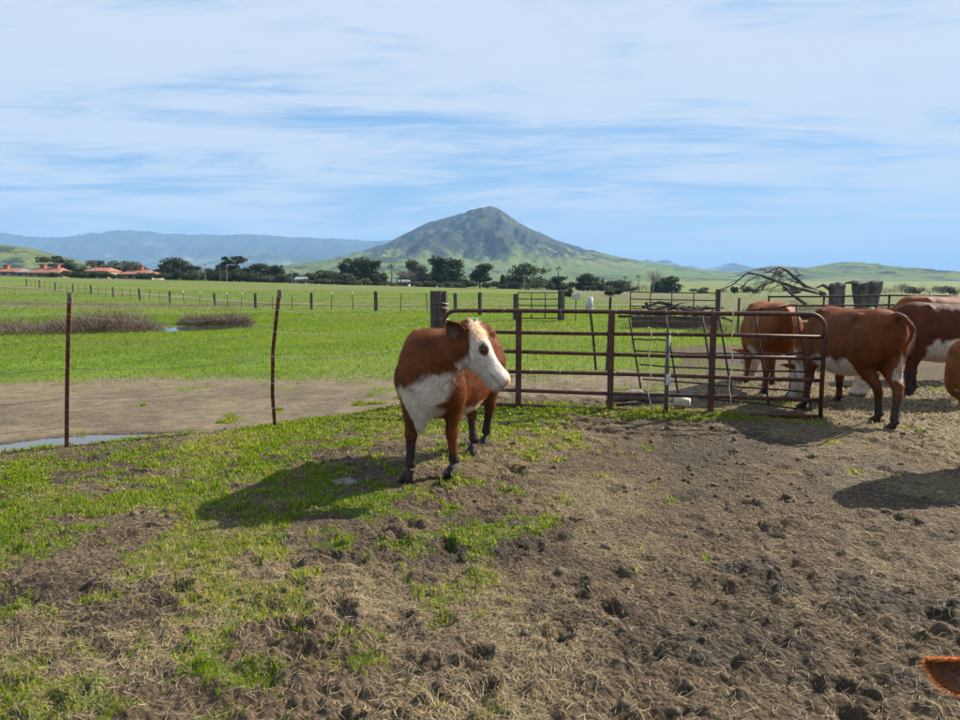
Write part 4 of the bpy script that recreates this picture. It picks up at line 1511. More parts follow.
def tree(name, kind, px, top, base, wpx, leaf, label, group, Y=None, seed=0, n=None, lean=0.0, thin=None):
    Y = Y or 250.0
    x = (px - 480) / FPX * Y * 1.0
    z0 = hz(x, Y)
    zt = at_Y(px, top, Y).z
    h = max(1.2, zt - z0)
    w = wpx / FPX * Y / 2 * 1.34
    r_ = np.random.default_rng(seed + int(px * 3))
    root = empty(name, (x, Y, z0))
    tag(root, label, 'palm' if kind == 'palm' else ('shrub' if kind in ('shrub', 'twiggy') else 'tree'), group)
    cen, rad = [], []
    tr = MB()
    th = h * {'broad': 0.55, 'euc': 0.75, 'pine': 0.8, 'shrub': 0.4, 'cone': 0.85, 'bare': 0.8, 'palm': 0.93, 'twiggy': 0.5, 'column': 0.9}[kind]
    tr.tube(limb_path((0, 0, -0.3), (lean * h, r_.normal() * 0.1, th), r_, 0.03), [h * 0.035, h * 0.03, h * 0.024, h * 0.018, h * 0.008], 6)
    size = 0.030 * h + 0.14
    if kind == 'broad':
        for i in range(11):
            a = r_.uniform(0, 6.28)
            q = r_.random() ** 0.6
            zz = r_.uniform(0.30, 0.86)
            wz = math.sin(math.pi * min(1, 0.22 + 0.72 * (1 - zz))) ** 0.6
            cen.append((math.cos(a) * w * 0.72 * q * wz, math.sin(a) * w * 0.72 * q * wz, h * zz))
            rad.append((w * 0.42 * r_.uniform(0.7, 1.2), w * 0.42 * r_.uniform(0.7, 1.2), h * 0.17 * r_.uniform(0.8, 1.2)))
        cen.append((0, 0, h * 0.86)); rad.append((w * 0.45, w * 0.45, h * 0.14))
        for a in range(4):
            cen.append((math.cos(a * 1.57 + 0.4) * w * 0.55, math.sin(a * 1.57 + 0.4) * w * 0.55, h * 0.24)); rad.append((w * 0.55, w * 0.55, h * 0.28))
        nn = 3300
    elif kind == 'euc':
        for i in range(13):
            a = r_.uniform(0, 6.28)
            zz = r_.uniform(0.28, 0.93)
            q = r_.uniform(0.2, 1.0)
            cen.append((math.cos(a) * w * 0.7 * q, math.sin(a) * w * 0.7 * q, h * zz))
            rad.append((w * 0.30 * r_.uniform(0.7, 1.3), w * 0.30, h * 0.09 * r_.uniform(0.7, 1.4)))
        cen.append((0, 0, h * 0.45)); rad.append((w * 0.6, w * 0.6, h * 0.32))
        nn = 2400
    elif kind == 'pine':
        for i in range(9):
            a = r_.uniform(0, 6.28)
            q = r_.random() ** 0.5
            zz = r_.uniform(0.72, 0.94)
            cen.append((math.cos(a) * w * 0.75 * q, math.sin(a) * w * 0.75 * q, h * zz))
            rad.append((w * 0.36, w * 0.36, h * 0.075))
        for i in range(3):
            a = r_.uniform(0, 6.28)
            cen.append((math.cos(a) * w * 0.5, math.sin(a) * w * 0.5, h * r_.uniform(0.5, 0.65)))
            rad.append((w * 0.3, w * 0.3, h * 0.06))
        nn = 1400
    elif kind in ('shrub', 'twiggy'):
        for i in range(7):
            a = r_.uniform(0, 6.28)
            q = r_.random() ** 0.6
            cen.append((math.cos(a) * w * 0.7 * q, math.sin(a) * w * 0.7 * q, h * r_.uniform(0.3, 0.72)))
            rad.append((w * 0.4, w * 0.4, h * 0.28))
        nn = 1300
    elif kind in ('cone', 'column'):
        for i in range(9):
            t = i / 8
            ww = w * (1 - t) ** 0.8 * 0.95 + 0.1 if kind == 'cone' else w * math.sin(math.pi * (0.15 + 0.8 * t)) ** 0.6
            cen.append((r_.normal() * ww * 0.12, r_.normal() * ww * 0.12, h * (0.12 + 0.85 * t)))
            rad.append((ww, ww, h * 0.09))
        nn = 1000
    elif kind == 'bare':
        for i in range(9):
            a = r_.uniform(0, 6.28)
            q = r_.random() ** 0.6
            cen.append((math.cos(a) * w * 0.7 * q, math.sin(a) * w * 0.7 * q, h * r_.uniform(0.45, 0.85)))
            rad.append((w * 0.35, w * 0.35, h * 0.16))
        nn = 900
    if kind == 'palm':
        fr = MB()
        for i in range(26):
            a = r_.uniform(0, 6.28)
            up = r_.uniform(-0.5, 0.9)
            L = w * r_.uniform(0.8, 1.15)
            d = Vector((math.cos(a), math.sin(a), up)).normalized()
            s_ = Vector((-math.sin(a), math.cos(a), 0)) * 0.16
            c = Vector((lean * h, 0, th))
            p1, p2 = c + d * L * 0.55 + s_ * 0, c + d * L - Vector((0, 0, L * 0.35))
            nV = len(fr.V)
            fr.V += [tuple(c), tuple(p1 + s_), tuple(p1 - s_), tuple(p2)]
            fr.F += [(nV, nV + 1, nV + 2), (nV + 1, nV + 3, nV + 2)]
        me = fr.mesh('crown')
        at = me.attributes.new('tint', 'FLOAT', 'POINT')
        at.data.foreach_set('value', r_.random(len(me.vertices)).astype(np.float32))
        link('crown', me, LEAF[leaf], root)
    else:
        for i in range(5):
            j = int(r_.integers(len(cen)))
            tr.tube(limb_path((0, 0, th * r_.uniform(0.35, 0.9)), cen[j], r_, 0.06, 4), [h * 0.014, h * 0.011, h * 0.008, h * 0.004], 5)
        n = n or nn
        if kind in ('bare', 'twiggy'):
            # real twigs: thin slivers fanning up and out
            c, q = np.array(cen), np.array(rad)
            k = r_.integers(len(c), size=n)
            p = c[k] + r_.normal(size=(n, 3)) * q[k] * 0.55
            d = p - np.array((0, 0, h * 0.15))
            d = d / np.linalg.norm(d, axis=1)[:, None] + r_.normal(0, 0.45, (n, 3))
            d /= np.linalg.norm(d, axis=1)[:, None]
            sd = np.cross(d, r_.normal(size=(n, 3)))
            sd /= np.linalg.norm(sd, axis=1)[:, None]
            L = (h * 0.10 * r_.uniform(0.6, 1.5, n))[:, None]
            V = np.stack([p - sd * 0.035, p + sd * 0.035, p + d * L], 1).reshape(-1, 3)
            me = np_mesh('crown', V, np.arange(n * 3).reshape(-1, 3), False, {'tint': np.repeat(r_.random(n), 3)})
        else:
            me = leaves_mesh('crown', cen, rad, n, size, r_)
        link('crown', me, LEAF[leaf], root)
    tr.build('trunk', M_BARK, root, True)
    return root


GT = 'trees along the far edge of the pasture'
L_OAK = 'dark rounded broadleaf tree in the row beyond the pasture'
L_SHR = 'low dark shrub filling the row beyond the pasture'
L_OLV = 'olive green bushy shrub in the row beyond the pasture'
L_PAL = 'slim palm with a small crown standing in the far tree row'
L_BAR = 'pale leafless tree in the far row'
T = tree
MARKS = [(58, 'the flat-topped pine'), (84, 'the small tiled house'), (98.7, 'the tall wooden pole'), (112, 'the greyish tree near the tall pole'), (134, 'the red hip roofed house'),
         (163, 'the gap before the wide dark pine'), (178, 'the wide dark pine'), (203, 'the leafless shrub and its pole'), (225, 'the two close utility poles'), (237, 'the tall round-crowned pine'),
         (254, 'the three dark rounded trees'), (293, 'the lone utility pole'), (313, 'the smallest olive shrub'), (331, 'the widest olive shrub'), (349, 'the olive shrub under the big dark tree'),
         (365, 'the yellowish shrub'), (392, 'the slim palm'), (403, 'the two leafless trees'), (420, 'the grey shrubby tree'), (446, 'the tall dark pair of trees'), (466, 'the pale house by the dark pair'),
         (480, 'the airy tall tree'), (503, 'the small columnar tree'), (526, 'the very wide dark tree'), (546, 'the very wide tree and the tallest palm'), (558, 'the tallest thin palm'), (575, 'the gap after the tallest palm'), (588, 'the ragged dark tree'), (602, 'the cone shaped conifer'),
         (614, 'the low spreading tree'), (631, 'the pair of slim palms')]


def by_mark(kind, x):
    return kind + ' beside ' + min(MARKS, key=lambda m_: abs(m_[0] - x))[1]


T('umbrella_pine', 'pine', 58, 256, 279, 26, 'olive', 'flat-topped pine behind the long tiled roofs', None, 258)
T('broadleaf_tree', 'broad', 72, 262, 279, 20, 'dark', 'dark rounded tree beside the flat-topped pine', None, 252)
for i, (x, tp_, w_) in enumerate(((54, 270, 12), (65, 269, 14), (77, 268, 14), (88, 269, 13), (97, 268, 10), (110, 269, 13), (120, 272, 8), (150, 268, 16), (160, 271, 12), (170, 270, 14), (186, 267, 14), (194, 270, 10))):
    T('dark_shrub', 'shrub', x, tp_ + 2.0, 280, w_ + 4, 'dark', by_mark('low dark shrub', x), by_mark('low dark shrubs', x), 231 + (i % 4) * 1.5)
for i, (x, tp_, w_, lf) in enumerate(((86, 266, 16, 'olive'), (117, 266, 14, 'dark'), (142, 265, 18, 'dark'), (164, 264, 18, 'olive'), (194, 265, 16, 'dark'), (210, 268, 14, 'olive'), (231, 266, 18, 'dark'), (248, 267, 16, 'dark'), (297, 273, 14, 'olive'), (322, 270, 18, 'dark'))):
    T('broadleaf_tree', 'broad', x, tp_, 281, w_, lf, by_mark('middling %s crowned tree' % lf, x), None, 252 + (i % 3) * 3)
T('broadleaf_tree', 'broad', 101, 260, 279, 22, 'grey', 'greyish broadleaf tree beside the tall pole near the tiled roofs', None, 262)
T('broadleaf_tree', 'broad', 128, 261, 279, 30, 'grey', 'wide greyish tree behind the small tiled roof', None, 270)
T('umbrella_pine', 'broad', 178, 257, 280, 28, 'dark', 'wide dark pine rising above the shrubs between the roofs and poles', None, 255, lean=0.03)
T('leafless_shrub', 'twiggy', 201, 271, 281, 12, 'bare', 'pale leafless shrub beside a utility pole', None, 247)
for i, (x, tp_, w_) in enumerate(((213, 272, 16), (225, 271, 18), (238, 271, 20), (250, 272, 16), (290, 275, 12), (302, 277, 12))):
    T('dark_shrub', 'shrub', x, tp_ - 2, 282, w_ + 5, 'dark', by_mark('low dark shrub', x), by_mark('low dark shrubs', x), 245 + (i % 3) * 2)
T('broadleaf_tree', 'broad', 222, 264, 281, 16, 'dark', 'dark rounded tree behind the two close utility poles', None, 250)
T('tall_pine', 'pine', 237, 256, 281, 20, 'dark', 'tall pine with a round crown above the dark shrubs', None, 252)
T('broadleaf_tree', 'broad', 261, 263, 283, 17, 'dark', 'taller dark rounded tree behind the grey green shrub', None, 252)
T('broadleaf_tree', 'broad', 271, 266, 283, 13, 'dark', 'smaller dark rounded tree behind the grey green shrub', None, 256)
T('broadleaf_tree', 'broad', 280, 265, 284, 15, 'olive', 'olive broadleaf tree ending the row of dark trees', None, 250)
T('grey_shrub', 'shrub', 270, 275, 283, 16, 'grey', 'grey green shrub in front of the dark trees', None, 243)
T('olive_shrub', 'shrub', 313, 272, 285, 14, 'olive', 'smallest of three olive green bushes beyond the pasture', None, 247)
T('olive_shrub', 'broad', 331, 271, 286, 24, 'olive', 'widest of three olive green bushes beyond the pasture', None, 247)
T('olive_shrub', 'broad', 349, 273, 287, 20, 'olive', 'olive green bush at the foot of a big dark tree', None, 245)
T('yellow_shrub', 'shrub', 365, 278, 287, 14, 'yellow', 'yellowish shrub sloping down at the foot of the big dark trees', None, 244)
T('cypress_tree', 'broad', 349, 258, 288, 19, 'dark', 'big dark tree standing behind an olive green bush', None, 258, n=2600)
T('cypress_tree', 'broad', 364, 257, 288, 26, 'dark', 'biggest dark tree, middle of three behind the yellowish shrub', None, 255, n=3200)
T('cypress_tree', 'broad', 377, 260, 288, 17, 'dark', 'big dark tree, nearest of three to the slim palm', None, 253, n=2400)
T('palm_tree', 'palm', 392, 264, 288, 8, 'dark', 'slim palm beside the three big dark trees', None, 250)
T('bare_tree', 'bare', 401, 266, 288, 16, 'bare', 'taller pale leafless tree beside the slim palm', None, 254)
T('bare_tree', 'bare', 413, 271, 288, 20, 'bare', 'wider, lower pale leafless tree before the greyish broadleaf tree', None, 249)
T('broadleaf_tree', 'broad', 413, 260, 288, 22, 'grey', 'greyish broadleaf tree behind the leafless trees', None, 275)
T('grey_shrub', 'broad', 423, 272, 288, 14, 'grey', 'grey shrubby tree beside the leafless trees', None, 252)
T('eucalyptus_tree', 'broad', 440, 256, 289, 22, 'dark', 'taller tree of a close dark pair near the leafless trees', None, 254, n=2800)
T('eucalyptus_tree', 'broad', 453, 258, 289, 22, 'dark', 'tall dark tree joined to its taller twin beside it', None, 256, n=2600)
T('eucalyptus_tree', 'euc', 480, 260, 289, 24, 'dark', 'airy tall tree with ragged gaps in its crown', None, 252)
T('column_tree', 'column', 503, 275, 289, 5, 'dark', 'small narrow columnar tree between two large trees', None, 248)
T('broadleaf_tree', 'broad', 526, 263, 289, 38, 'dark', 'very wide dark tree with a pointed top', None, 256, n=3400)
T('palm_tree', 'palm', 558, 266, 289, 6, 'dark', 'tallest thin palm rising from a dark bush', None, 253)
T('broadleaf_tree', 'broad', 557, 276, 289, 16, 'dark', 'dark bush at the foot of the tallest palm', None, 250)
for i, (x, tp_, w_) in enumerate(((466, 279, 14), (494, 281, 14), (512, 282, 16), (540, 280, 16), (572, 282, 16), (578, 283, 14), (600, 281, 12), (612, 281, 14), (466, 282, 10))):
    T('dark_shrub', 'shrub', x, tp_ - 1, 289, w_ + 4, 'dark', by_mark('low dark shrub', x), by_mark('low dark shrubs', x), 246 + (i % 3) * 2)
for i, (x, tp_, w_, lf) in enumerate(((308, 278, 12, 'grey'), (322, 277, 14, 'olive'), (340, 279, 14, 'olive'), (356, 281, 12, 'olive'), (384, 282, 10, 'olive'), (393, 281, 12, 'grey'), (404, 281, 14, 'grey'),
                                      (418, 281, 14, 'grey'), (430, 280, 12, 'olive'), (446, 281, 16, 'olive'), (460, 283, 10, 'grey'), (474, 281, 14, 'olive'), (487, 282, 12, 'grey'), (505, 284, 12, 'olive'),
                                      (530, 282, 18, 'olive'), (548, 282, 12, 'olive'), (565, 283, 12, 'grey'), (592, 284, 14, 'olive'), (606, 285, 12, 'grey'), (630, 285, 14, 'grey'))):
    T('hedge_shrub', 'shrub', x, tp_, 289, w_, lf, by_mark('low %s shrub' % {'grey': 'greyish', 'olive': 'olive'}[lf], x), by_mark('low %s shrubs' % lf, x), 240 + (i % 3) * 2)
T('broadleaf_tree', 'broad', 588, 273, 290, 20, 'dark', 'ragged dark tree beside the small cone shaped conifer', None, 250)
T('conifer_tree', 'cone', 602, 278, 290, 8, 'dark', 'small cone shaped conifer in the far row', None, 249)
T('broadleaf_tree', 'broad', 619, 280, 290, 20, 'dark', 'low spreading dark tree under the pair of palms', None, 249)
T('palm_tree', 'palm', 624, 276, 290, 5, 'dark', 'slim palm rising out of the low spreading dark tree', None, 252)
T('palm_tree', 'palm', 638, 275, 291, 5, 'dark', 'slim palm rising out of the pale leafless thicket', None, 252)
T('leafless_shrub', 'twiggy', 641, 284, 291, 16, 'bare', 'pale leafless thicket under the slim palms', None, 248)
T('bare_tree', 'bare', 652, 268, 292, 16, 'bare', 'tall brownish leafless tree beside two dark round trees', None, 256)
T('broadleaf_tree', 'broad', 669, 276, 292, 18, 'dark', 'larger of two dark round trees standing apart in the field', None, 246)
T('broadleaf_tree', 'broad', 658, 281, 292, 13, 'dark', 'smaller of two dark round trees standing apart in the field', None, 244)
for i, (x, tp_, w_, kd) in enumerate(((700, 287, 16, 'shrub'), (722, 287, 14, 'twiggy'), (748, 286, 16, 'shrub'), (770, 287, 20, 'twiggy'), (792, 287, 18, 'shrub'), (884, 285.5, 18, 'twiggy'), (900, 283, 14, 'twiggy'), (912, 286, 18, 'shrub'), (928, 285, 18, 'twiggy'), (944, 286, 20, 'shrub'), (962, 285, 20, 'twiggy'))):
    T('plain_scrub', kd, x, tp_, 294, w_, 'grey' if kd == 'shrub' else 'bare', ('grey green scrub bush' if kd == 'shrub' else 'brown leafless scrub bush') + ' on the plain behind the stumps', ('green' if kd == 'shrub' else 'brown') + ' scrub on the plain', 190 + (i % 4) * 6)
T('field_shrub', 'shrub', 614, 291, 297, 15, 'olive', 'low brownish green bush out in the pasture', None, 112)
T('field_shrub', 'shrub', 567, 289, 296, 8, 'olive', 'small bush beside the white box on a stake', None, 100)
T('field_shrub', 'shrub', 733, 284, 291, 6, 'grey', 'tiny round bush in the far field behind the dead tree', None, 200)

# ------------------------------------------------------------------ buildings
M_TILE = rough_mat('roof_tile', (0.24, 0.095, 0.062), (0.33, 0.14, 0.095), 1.2, 0.85, 0.4, 0.05)
M_STUC = rough_mat('stucco', (0.28, 0.23, 0.18), (0.36, 0.30, 0.24), 0.6, 0.9, 0.1, 0.01)
M_PALE = rough_mat('pale_siding', (0.42, 0.42, 0.40), (0.52, 0.52, 0.50), 0.6, 0.8, 0.1, 0.01)
M_GREY = rough_mat('grey_roofing', (0.16, 0.17, 0.19), (0.25, 0.26, 0.28), 0.8, 0.8, 0.2, 0.01)
_m, _nt, _out = material('window_glass')
NT(_nt).bsdf(_out, (0.03, 0.04, 0.05), 0.1, None, 0.5)
M_GLASS = _m


def house(name, px0, px1, ridge, eave, base, Y, label, wall, roof, hip=0.3, depth=9.0, cup=0, nwin=4):
    a, b = at_Y(px0, eave, Y), at_Y(px1, eave, Y)
    L = b.x - a.x
    cxm = (a.x + b.x) / 2
    z0 = hz(cxm, Y) - 0.3
    he, hr = max(1.8, a.z - z0), max(2.6, at_Y(px0, ridge, Y).z - z0)
    root = empty(name, (cxm, Y, z0))
    tag(root, label, 'house')
    MB().box((0, depth / 2, he / 2), (L * 0.94, depth, he)).build('wall', wall, root)
    r = MB()
    ov = 0.6
    x0, x1, y0, y1 = -L / 2, L / 2, -ov, depth + ov
    q = L * hip * 0.5
    vs = [(x0, y0, he), (x1, y0, he), (x1, y1, he), (x0, y1, he), (x0 + q, depth / 2, hr), (x1 - q, depth / 2, hr),
          (x0, y0, he - 0.2), (x1, y0, he - 0.2), (x1, y1, he - 0.2), (x0, y1, he - 0.2)]
    r._add([Vector(v_) for v_ in vs], [(0, 1, 5, 4), (1, 2, 5), (2, 3, 4, 5), (3, 0, 4), (6, 7, 1, 0), (7, 8, 2, 1), (8, 9, 3, 2), (9, 6, 0, 3), (9, 8, 7, 6)])
    rf = r.build('roof', roof, root)
    for k in range(cup):
        xx = x0 + L * (k + 0.7) / (cup + 0.4)
        c = MB().box((xx, depth / 2, hr + 0.35), (1.5, 1.5, 1.3))
        c.box((xx, depth / 2, hr + 1.1), (2.0, 2.0, 0.25))
        c.build('chimney', roof, rf)
    for k in range(nwin):
        xx = x0 * 0.94 + L * 0.94 * (k + 0.5) / nwin
        MB().box((xx, -0.02, he * 0.55), (min(1.6, L / nwin * 0.45), 0.1, he * 0.38)).build('window', M_GLASS, root)


house('tiled_house', -22, 20, 268.0, 271.5, 279, 262, 'tiled roof house at the end of the row below the green hillside', M_STUC, M_TILE, 0.2, cup=1)
house('tiled_house', 15, 40, 269.5, 273.0, 279, 255, 'grey roofed building between the tiled roof houses', M_STUC, M_GREY, 0.3, nwin=3)
house('tiled_house', 26, 59, 267.5, 272.5, 279, 240, 'long red tiled house beside the flat-topped pine', M_STUC, M_TILE, 0.25, cup=2)
house('tiled_house', 84, 108, 267.5, 271, 279, 240, 'small red tiled house behind the pole and shrubs', M_STUC, M_TILE, 0.3, nwin=2)
house('tiled_house', 116, 153, 269.5, 274.0, 280, 238, 'red hip roofed house under the wide greyish tree', M_STUC, M_TILE, 0.7, cup=1)
house('white_house', 371, 387, 284.2, 286.2, 289, 262, 'small white house at the foot of the big dark trees', M_PALE, M_GREY, 0.0, 6, nwin=2)
house('white_house', 398, 409, 285.2, 286.9, 289, 262, 'little white house below the leafless trees', M_PALE, M_GREY, 0.0, 6, nwin=2)
house('white_house', 428, 437, 285.2, 286.8, 289, 262, 'small pale house beside the grey shrubby tree', M_PALE, M_GREY, 0.0, 6, nwin=1)
house('white_house', 456, 467, 285.4, 286.9, 289, 262, 'small pale house beside the airy tall tree', M_PALE, M_GREY, 0.0, 6, nwin=2)
house('barn', 496, 522, 285.6, 287.2, 290, 262, 'long low shed with a grey roof before the very wide tree', M_STUC, M_GREY, 0.0, 6, nwin=3)
house('white_house', 294, 305, 282.0, 283.6, 286, 240, 'pale blue-grey house end among the shrubs', M_PALE, M_GREY, 0.0, 6, nwin=1)

M_POLE = rough_mat('pole_wood', (0.17, 0.13, 0.10), (0.28, 0.23, 0.18), 3, 0.9, 0.3, 0.01)
for px, tp_, bs, Y, lab in ((98.7, 259.5, 280, 236, 'tall wooden utility pole beside the tiled roofs'), (207, 263, 281, 238, 'utility pole beside the leafless shrub'),
                            (222, 267, 281, 238, 'shorter of two close utility poles before the dark shrubs'), (228.5, 265, 281, 239, 'taller of two close utility poles before the dark shrubs'),
                            (293, 270, 284, 238, 'lone utility pole at the end of the dark tree row'), (652.5, 276, 292, 236, 'utility pole before the tall brownish leafless tree'),
                            (524, 274, 289, 240, 'thin utility pole in front of the very wide dark tree')):
    x = (px - 480) / FPX * Y
    z0 = hz(x, Y)
    zt = at_Y(px, tp_, Y).z
    root = empty('utility_pole', (x, Y, z0))
    tag(root, lab, 'pole')
    MB().tube([(0, 0, -0.3), (0, 0, zt - z0)], [0.17, 0.12], 8).build('shaft', M_POLE, root)
    MB().box((0, -0.13, zt - z0 - 0.6), (1.8, 0.1, 0.12)).build('crossarm', M_POLE, root)

# ------------------------------------------------------------------ field fence
M_WOOD = rough_mat('weathered_wood', (0.045, 0.036, 0.030), (0.14, 0.115, 0.095), 9, 0.95, 0.8, 0.02, vscale=(1, 1, 0.12), lo=0.3, hi=0.7)
M_BOARD = rough_mat('old_boards', (0.050, 0.034, 0.024), (0.13, 0.092, 0.065), 7, 0.95, 0.7, 0.01, vscale=(0.12, 1, 1), lo=0.3, hi=0.7)
M_RUST = rough_mat('rusty_steel', (0.055, 0.020, 0.012), (0.16, 0.055, 0.028), 22, 0.85, 0.5, 0.003, c3=(0.24, 0.10, 0.05), s3=9)
M_PIPE = rough_mat('maroon_pipe', (0.050, 0.019, 0.014), (0.095, 0.036, 0.025), 14, 0.62, 0.25, 0.002, c3=(0.17, 0.085, 0.05), s3=30, spec=0.35)
M_DARKPIPE = rough_mat('dark_pipe', (0.025, 0.018, 0.015), (0.075, 0.05, 0.038), 18, 0.7, 0.3, 0.002)
M_WIRE = rough_mat('galvanised_wire', (0.16, 0.15, 0.14), (0.30, 0.28, 0.26), 30, 0.55, 0.0, 0.001, metal=0.6)
M_TIP = rough_mat('white_tip', (0.70, 0.70, 0.66), (0.78, 0.78, 0.74), 8, 0.6, 0.0, 0.001)


def wood_post_mesh(name, h, r, seed=0, n=12, bury=0.25, split=0.12):
    r_ = np.random.default_rng(seed)
    prof = 1 + split * r_.normal(size=n)
    rs = []
    for i, z in enumerate((-bury, 0.0, h * 0.3, h * 0.6, h * 0.9, h, h + 0.004)):
        k = (1.05, 1.03, 1.0, 0.98, 0.97, 0.93, 0.6)[i]
        rs.append([Vector((math.cos(2 * math.pi * j / n) * r * k * prof[j] * (1 + 0.03 * r_.normal()), math.sin(2 * math.pi * j / n) * r * k * prof[j] * (1 + 0.03 * r_.normal()),
                           z + (0.05 * r * r_.normal() if i >= 5 else 0))) for j in range(n)])
    return MB().rings(rs).mesh(name)


def tpost_mesh(name, pts, w=0.034, studs=True, tipz=None):
    """studded T section swept along a bent line"""
    mb = MB()
    pts = [Vector(p) for p in pts]
    for i in range(len(pts) - 1):
        a, b = pts[i], pts[i + 1]
        d = (b - a)
        zx = d.normalized()
        xx_ = (Vector((1, 0, 0)) - zx * zx.x).normalized()
        q = Matrix((xx_, zx.cross(xx_), zx)).transposed()
        c = (a + b) / 2
        mb.box(c, (w, 0.007, d.length), q)
        mb.box(c + q @ Vector((0, 0.018, 0)), (0.007, 0.030, d.length), q)
    if studs:
        tot = sum((pts[i + 1] - pts[i]).length for i in range(len(pts) - 1))
        k = 0.06
        while k < tot:
            s_ = k
            for i in range(len(pts) - 1):
                L = (pts[i + 1] - pts[i]).length
                if s_ <= L:
                    p = pts[i].lerp(pts[i + 1], s_ / L)
                    mb.box(p + Vector((0, -0.007, 0)), (0.012, 0.008, 0.012))
                    break
                s_ -= L
            k += 0.055
    return mb.mesh(name)


POSTS = [(29, 120), (42, 112), (57.5, 106), (74.7, 100), (93, 94), (115, 87), (141, 80), (171, 75), (216, 68), (256, 61.5), (312, 54), (376, 48), (456, 43)]
ff = empty('field_fence', ((456 - 480) / FPX * 43, 43, 0))
tag(ff, 'long wire fence on wooden posts crossing the pasture before the dirt track', 'fence')
pm = [wood_post_mesh('post', 1.25, 0.115, k, 9) for k in range(3)]
tm = tpost_mesh('t_post', [(0, 0, -0.2), (0, 0, 1.15)], 0.05, False)
line = []
for k, (px, Y) in enumerate(POSTS):
    x = (px - 480) / FPX * Y
    z = hz(x, Y)
    line.append(Vector((x, Y, z)))
    o = link('post', pm[k % 3], M_WOOD, ff, Vector((x, Y, z)) - ff.location, (random.uniform(-.05, .05), random.uniform(-.05, .05), random.uniform(0, 6)))
    o.scale = (1, 1, random.uniform(0.92, 1.06))
tips = MB()
for k in range(len(line) - 1):
    a, b = line[k], line[k + 1]
    for t in (0.33, 0.67):
        p = a.lerp(b, t)
        p.z = hz(p.x, p.y)
        o = link('t_post', tm, M_RUST, ff, p - ff.location, (random.uniform(-.06, .06), random.uniform(-.10, .10), 0))
        if k in (7, 8, 10):
            tb = MB().box((0, 0, 1.22), (0.09, 0.06, 0.16))
            to = tb.build('post_cap', M_TIP, o)
wires = MB()
for zz in (0.3, 0.6, 0.85, 1.08):
    for k in range(len(line) - 1):
        wires.tube([line[k] + Vector((0, -0.12, zz)) - ff.location, line[k + 1] + Vector((0, -0.12, zz)) - ff.location], 0.006, 3)
wires.build('fence_wire', M_WIRE, ff)
# the fence goes on to the right, ending at the field gate
fr_ = empty('field_fence', (at_Y(561, 321, 34).x, 34, 0))
tag(fr_, 'short wire fence run between the pasture fence and the small far gate', 'fence')
l2 = [line[-1] + Vector((0.9, -0.6, 0)), Vector((0.0, 39.5, 0)), Vector((at_Y(516, 300, 34.6).x, 34.6, 0))]
for k, p in enumerate(l2):
    p.z = hz(p.x, p.y)
    if k:
        link('post', pm[k], M_WOOD, fr_, p - fr_.location)
pg_ = at_Y(561, 321, 34)
pg_.z = hz(pg_.x, 34)
link('gate_post', wood_post_mesh('gate_post', 1.42, 0.16, 8, 10), M_WOOD, fr_, pg_ - fr_.location)
w2 = MB()
for zz in (0.3, 0.6, 0.85, 1.08):
    w2.tube([p + Vector((0, -0.12, zz)) - fr_.location for p in l2], 0.006, 3)
w2.build('fence_wire', M_WIRE, fr_)


# panels of pipe
def pipe_panel(name, label, cat, p0, p1, h, bars, ups, mat, r=0.022, lift=0.1, group=None, lean=0.0, thick_ends=True):
    """straight panel from ground point p0 to p1"""
    p0, p1 = Vector(p0), Vector(p1)
    root = empty(name, p0)
    tag(root, label, cat, group)
    d = p1 - p0
    nrm = Vector((-d.y, d.x, 0)).normalized()
    e = MB()
    e.tube([(0, 0, lift), nrm * lean + Vector((0, 0, h))], r, 8)
    e.build('end_post', mat, root, True)
    e = MB()
    e.tube([d + Vector((0, 0, lift)), d + nrm * lean + Vector((0, 0, h))], r, 8)
    e.build('end_post', mat, root, True)
    for k in range(bars):
        t = k / (bars - 1)
        z = lift + (h - lift) * t
        MB().tube([nrm * lean * t + Vector((0, 0, z)), d * 0.5 + nrm * lean * t + Vector((0, 0, z - 0.008)), d + nrm * lean * t + Vector((0, 0, z))], r * 0.9, 6).build('rail', mat, root, True)
    for k in range(ups):
        t = (k + 1) / (ups + 1)
        MB().tube([d * t + Vector((0, 0, lift)) - nrm * r * 1.6, d * t + nrm * (lean - r * 1.6) + Vector((0, 0, h))], r * 0.9, 6).build('upright', mat, root, True)
    return root


def gp(px, Y, dz=0.0):
    x = (px - 480) / FPX * Y
    return Vector((x, Y, hz(x, Y) + dz))


pipe_panel('field_gate', 'small dark pipe gate far behind the main gate', 'gate', gp(518, 34.2), gp(559, 33.9), 1.32, 5, 2, M_DARKPIPE, 0.03, 0.12)
pipe_panel('corral_panel', 'dark pipe panel fencing off the heap of dead wood', 'panel', gp(630, 30.5), gp(716, 28.5), 1.36, 5, 3, M_DARKPIPE, 0.028, 0.2)

# heap of dead wood behind that panel
r_ = np.random.default_rng(77)
wp = empty('wood_heap', gp(675, 32.5))
tag(wp, 'heap of dark dead branches behind the pipe panel', 'wood heap')
for k in range(46):
    L = r_.uniform(0.9, 2.4)
    a = r_.uniform(0, math.pi)
    c = Vector((r_.uniform(-1.9, 1.9), r_.uniform(-0.7, 0.7), 0))
    c.z = 0.08 + max(0, 0.85 - abs(c.x) * 0.28) * r_.random()
    d = Vector((math.cos(a), math.sin(a) * 0.5, r_.uniform(-0.25, 0.3))).normalized() * L / 2
    m_ = MB().tube([c - d, c + Vector(r_.normal(0, 0.07, 3)), c + d], [r_.uniform(0.04, 0.09), r_.uniform(0.03, 0.07), 0.015], 6)
    m_.build('branch', M_BARK, wp, True)

# old posts standing about behind the gate
def lone_post(px, Y, h, r, label, lean=(0, 0), seed=0):
    o = link('wood_post', wood_post_mesh('wood_post', h, r, seed, 10, 0.3), M_WOOD, None, gp(px, Y), (lean[0], lean[1], seed))
    tag(o, label, 'post')


